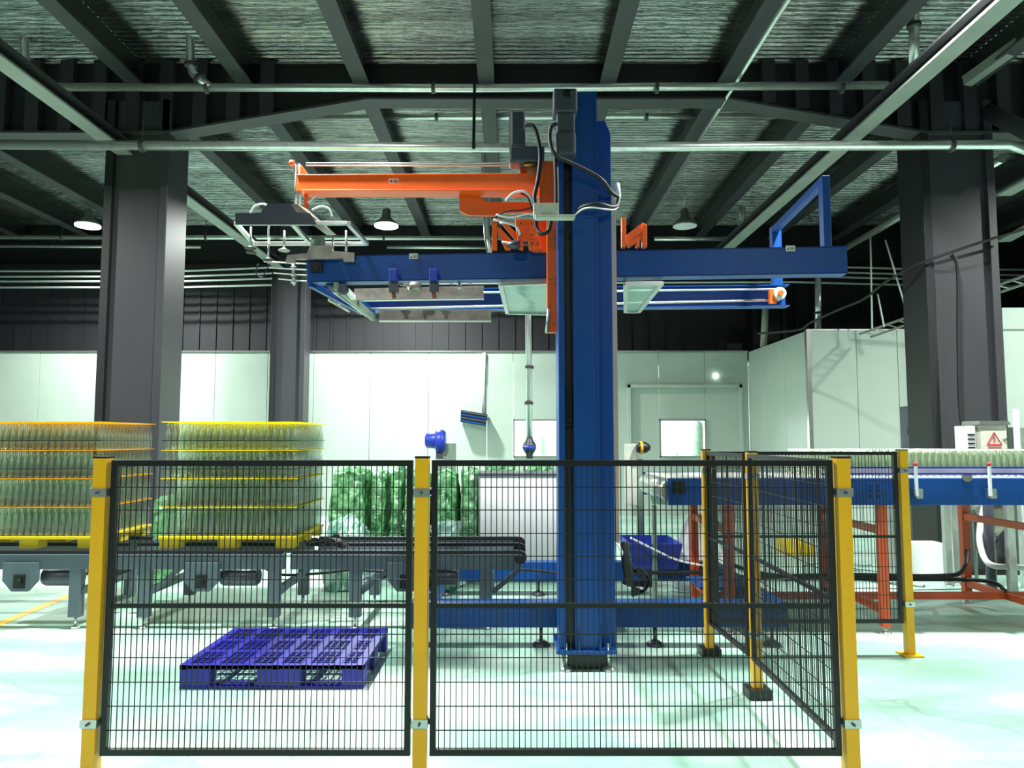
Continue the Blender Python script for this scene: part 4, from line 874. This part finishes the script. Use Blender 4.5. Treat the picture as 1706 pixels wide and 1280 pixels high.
# blue tub and white cloth
t = thing('blue_tub', 'shallow blue plastic tub on the machine base right of the column', 'tub', (X(1090, 7.6), 7.6, .3))
p = MB(); a, c = X(1054, 7.3), X(1126, 7.3); zz0, zz1 = .305, Z(902, 7.5)
o4 = lambda e, z: [(a-e, 7.35-e, z), (c+e, 7.35-e, z), (c+e, 7.95+e, z), (a-e, 7.95+e, z)]
l0, l1, l2, l3 = o4(0, zz0), o4(.05, zz1), o4(.03, zz1), o4(-.02, zz0+.02)
p.add(l0+l1+l2+l3, [(3, 2, 1, 0)]+[(i, (i+1) % 4, 4+(i+1) % 4, 4+i) for i in range(4)]+[(4+i, 4+(i+1) % 4, 8+(i+1) % 4, 8+i) for i in range(4)]+[(8+i, 8+(i+1) % 4, 12+(i+1) % 4, 12+i) for i in range(4)]+[(12, 13, 14, 15)])
p.build('tub_shell', M['tblue'], t)
b = MB(); b.tube(pixpath([(1050, 896, 7.3), (1090, 916, 7.25), (1130, 934, 7.2), (1180, 944, 7.1)]), .012, 6); b.build('white_hose', M['wht'], label='thin white hose lying over the blue tub', cat='hose')
def cloth():
    mb = MB(); N = 28; R = 22; vs = []; cx, cy = X(1158, 8.0), 8.0
    for i in range(R+1):
        tt = i/R; z = Z(850, 8.0)*(1-tt)+.0*tt
        for k in range(N):
            a_ = 2*math.pi*k/N; r = (.03+.26*tt**.55)*(1+.14*math.sin(a_*5+tt*2)+.1*noise.noise(Vector((math.cos(a_)*2, math.sin(a_)*2, tt*3))))
            vs.append((cx+r*math.cos(a_)*1.05+.05*tt, cy+r*.8*math.sin(a_), z))
    mb.add(vs, [(i*N+k, i*N+(k+1) % N, (i+1)*N+(k+1) % N, (i+1)*N+k) for i in range(R) for k in range(N)], True)
    mb.add([(cx, cy, Z(847, 8.0))]+vs[:N], [(0, 1+k, 1+(k+1) % N) for k in range(N)], True)
    mb.build('white_sheet', M['wht'], label='white cloth draped to a peak behind the first orange leg', cat='cloth')
cloth()
# yellow floor pieces
for i, (a, c, lab) in enumerate(((1300, 1325, 'small yellow foot guard on the floor beyond the fence, left'), (1322, 1346, 'small yellow foot guard on the floor beyond the fence, right'))):
    x0, x1 = X(a, 10.3), X(c, 10.3); b = MB(); b.prism([(x0, 10.2, 0), (x1, 10.2, 0), (x1, 10.2, .12), (x1-.05, 10.2, .18), (x0+.03, 10.2, .2), (x0, 10.2, .14)], (0, .4, 0)); b.build('yellow_guard', M['ypad'], label=lab, cat='guard', bevel=.01)
# ------------------------------------------------------------------ right-hand machinery
def mbox(name, lab, cat, xa, xb, ya, yb, Y, d, m, bv=.008, floor=False):
    b = MB(); b.box(X(xa, Y), X(xb, Y), Y, Y+d, 0 if floor else Z(yb, Y), Z(ya, Y)); return b.build(name, M[m], label=lab, cat=cat, bevel=bv)
t = thing('electrical_box', 'grey electrical box with a red warning triangle in front of the right column', 'electrical box', (X(1654, 7.6), 7.6, Z(765, 7.6)))
eb = (X(1634, 7.6), X(1678, 7.6), Z(760, 7.6), Z(708, 7.6))
p = MB(); p.box(eb[0], eb[1], 7.6, 7.85, eb[2], eb[3]); p.build('housing', M['beige'], t, bevel=.006)
p = MB(); p.prism([(eb[0]-.03, 7.57, eb[3]), (eb[1]+.03, 7.57, eb[3]), (eb[1], 7.57, eb[3]+.04), (eb[0]-.02, 7.57, eb[3]+.04)], (0, .3, 0)); p.build('rain_hood', M['alu'], t)
p = MB(); p.box(eb[0]-.12, eb[0]-.02, 7.65, 7.85, eb[2], eb[3]-.01); p.build('side_vent', M['wht'], t, bevel=.005)
for i in range(4): p = MB(); p.box(eb[0]-.105, eb[0]-.035, 7.64, 7.65, eb[2]+.08+i*.045, eb[2]+.095+i*.045); p.build('vent_slot', M['black'], t)
cx, cz = (eb[0]+eb[1])/2, (eb[2]+eb[3])/2+.01; tri = [Vector((cx-.075, 7.594, cz-.055)), Vector((cx+.075, 7.594, cz-.055)), Vector((cx, 7.594, cz+.075))]
p = MB()
for i in range(3): p.bar(tri[i], tri[(i+1) % 3], .003, .011, (0, 0, 1) if i == 0 else (0, 1, 0))
p.bar((cx, 7.594, cz-.02), (cx, 7.594, cz+.03), .012, .003, (0, 1, 0)); p.bar((cx, 7.594, cz-.038), (cx, 7.594, cz-.03), .012, .003, (0, 1, 0)); p.bar((cx-.07, 7.594, cz-.085), (cx+.07, 7.594, cz-.085), .003, .01)
p.build('warning_triangle', M['red'], t, label='red warning triangle with exclamation mark')
p = MB(); p.lathe([(.015, -.02), (.015, 0)], (eb[1]-.03, 7.6, cz), 10, 'y'); p.build('lock', M['alu'], t)
p = MB(); p.tube([(cx, 7.75, 0), (cx, 7.75, eb[2])], .05, 10); p.build('stand', M['motor'], t)
t = thing('signal_tower', 'red, amber and green signal light left of the right column', 'signal light', (X(1536, 9.5), 9.5, 1.8))
for i, (m_, a, c) in enumerate((('sredr', 636, 647), ('stam', 647, 656), ('sgrn', 656, 665))): p = MB(); p.lathe([(.032, Z(c, 9.5)), (.032, Z(a, 9.5))], (X(1535.5, 9.5), 9.5, 0), 12); p.build('light_segment', M[m_], t)
p = MB(); p.tube([(X(1536, 9.5), 9.5, Z(700, 9.5)), (X(1536, 9.5), 9.5, Z(665, 9.5))], .02, 8); p.build('stem', M['alu'], t)
mc = mbox('machine_cabinet', 'dark grey-green machine cabinet left of the right column', 'cabinet', 1524, 1582, 676, 0, 9.5, .35, 'motor', floor=True)
b = MB(); b.box(X(1517, 9.5), X(1524, 9.5), 9.5, 9.58, Z(724, 9.5), Z(712, 9.5)); b.build('sensor_box', M['black'], mc)
b = MB(); b.box(X(1527, 9.5), X(1560, 9.5), 9.485, 9.5, Z(800, 9.5), Z(684, 9.5)); b.build('cabinet_door', M['motor'], mc, bevel=.003)
mbox('pipe_shroud', 'narrow grey shroud at the right of the electrical box', 'shroud', 1688, 1720, 712, 0, 9.5, .4, 'olive', floor=True)
pipe([W(1692, 682, 8.0), (X(1694, 8.0, 752), 8.0, 0)], .03, 'short pale upright tube right of the electrical box', name='upright_tube', m='wht')
mbox('machine_block', 'grey steel machine block standing under the far end of the conveyor', 'machine', 1504, 1572, 835, 0, 9.9, .6, 'olive', floor=True)
mbox('machine_block', 'tall violet-grey machine block right of the second orange leg', 'machine', 1618, 1668, 835, 0, 9.6, .5, 'motor', floor=True)
mbox('machine_block', 'steel machine block at the right edge of the picture', 'machine', 1690, 1760, 835, 0, 8.9, .5, 'olive', floor=True)
mbox('motor_base', 'white rectangular motor base low behind the conveyor legs', 'motor base', 1524, 1572, 907, 925, 8.35, .3, 'wht', floor=True)
for a, c, yb, Y, lab in ((1474, 1484, 925, 8.6, 'thin steel post seen left of the tall rear post'), (1568, 1578, 935, 8.0, 'slender steel post left of the second orange leg'), (1580, 1590, 940, 8.1, 'slender steel post just beside the second orange leg'), (1672, 1684, 985, 7.55, 'bright square steel post near the right edge')):
    t = thing('steel_post', lab, 'post', (X((a+c)/2, Y), Y, 0)); p = MB(); p.box(X(a, Y), X(c, Y), Y, Y+.07, .03, Z(835, Y)); p.build('tube', M['alu'], t, bevel=.004)
    p = MB(); p.lathe([(.05, 0), (.05, .015), (.02, .03)], (X((a+c)/2, Y), Y+.035, 0), 12); p.build('foot', M['alu'], t)
b = MB(); b.tube(pixpath([(1640, 843, 7.9), (1634, 870, 7.9), (1632, 900, 7.8), (1640, 930, 7.7), (1656, 943, 7.65), (1690, 945, 7.6), (1730, 948, 7.6)]), .03, 10); b.build('white_hose', M['wht'], label='fat white hose curving down to the floor at the right', cat='hose')
t = thing('hopper', 'brown-grey conical hopper hanging behind the white hose', 'hopper', (X(1655, 8.3), 8.3, .4)); c = W(1652, 895, 8.3)
p = MB(); p.lathe([(.05, 0), (.16, .14), (.2, .32), (.2, .4)], c, 16); p.build('cone', M['brushed'], t); p = MB(); p.lathe([(.06, -.12), (.06, 0)], c, 12); p.build('outlet', M['chain'], t); p = MB(); p.tube([c+Vector((-.19, 0, .3)), Vector((c.x-.19, c.y, 0))], .02, 6); p.tube([c+Vector((.19, 0, .3)), Vector((c.x+.19, c.y, 0))], .02, 6); p.build('stand', M['olive'], t)
for j, pts in enumerate(([(1215, 955, 6.9), (1240, 962, 6.9), (1400, 958, 6.9), (1560, 960, 6.8), (1605, 950, 6.9), (1612, 905, 7.4)], [(1215, 940, 7.6), (1300, 960, 7.4), (1500, 965, 7.2), (1640, 968, 7.2), (1675, 985, 7.0)], [(1040, 952, 7.2), (1120, 955, 7.2), (1220, 950, 7.1)])):
    b = MB(); b.tube(pixpath(pts), .02, 7); b.build('floor_cable', M['rubber'], label=['thick black cable looping past the second orange leg', 'black cable trailing on the floor under the bottle conveyor', 'black cable along the rear of the machine base'][j], cat='cable')
random.seed(9)
b = MB()
for i in range(16):
    a = G(random.uniform(1380, 1650), random.uniform(930, 990)); c = a+Vector((random.uniform(-.8, .8), random.uniform(-.3, .3), 0)); b.tube(arc(a+Vector((0,0,.01)), c+Vector((0,0,.01)), random.uniform(-.2, .2), 8, (0, 1, 0)), .006, 4)
b.build('wire_tangle', M['rubber'], label='tangle of thin wires on the floor under the bottle conveyor', cat='wires', kind='stuff')
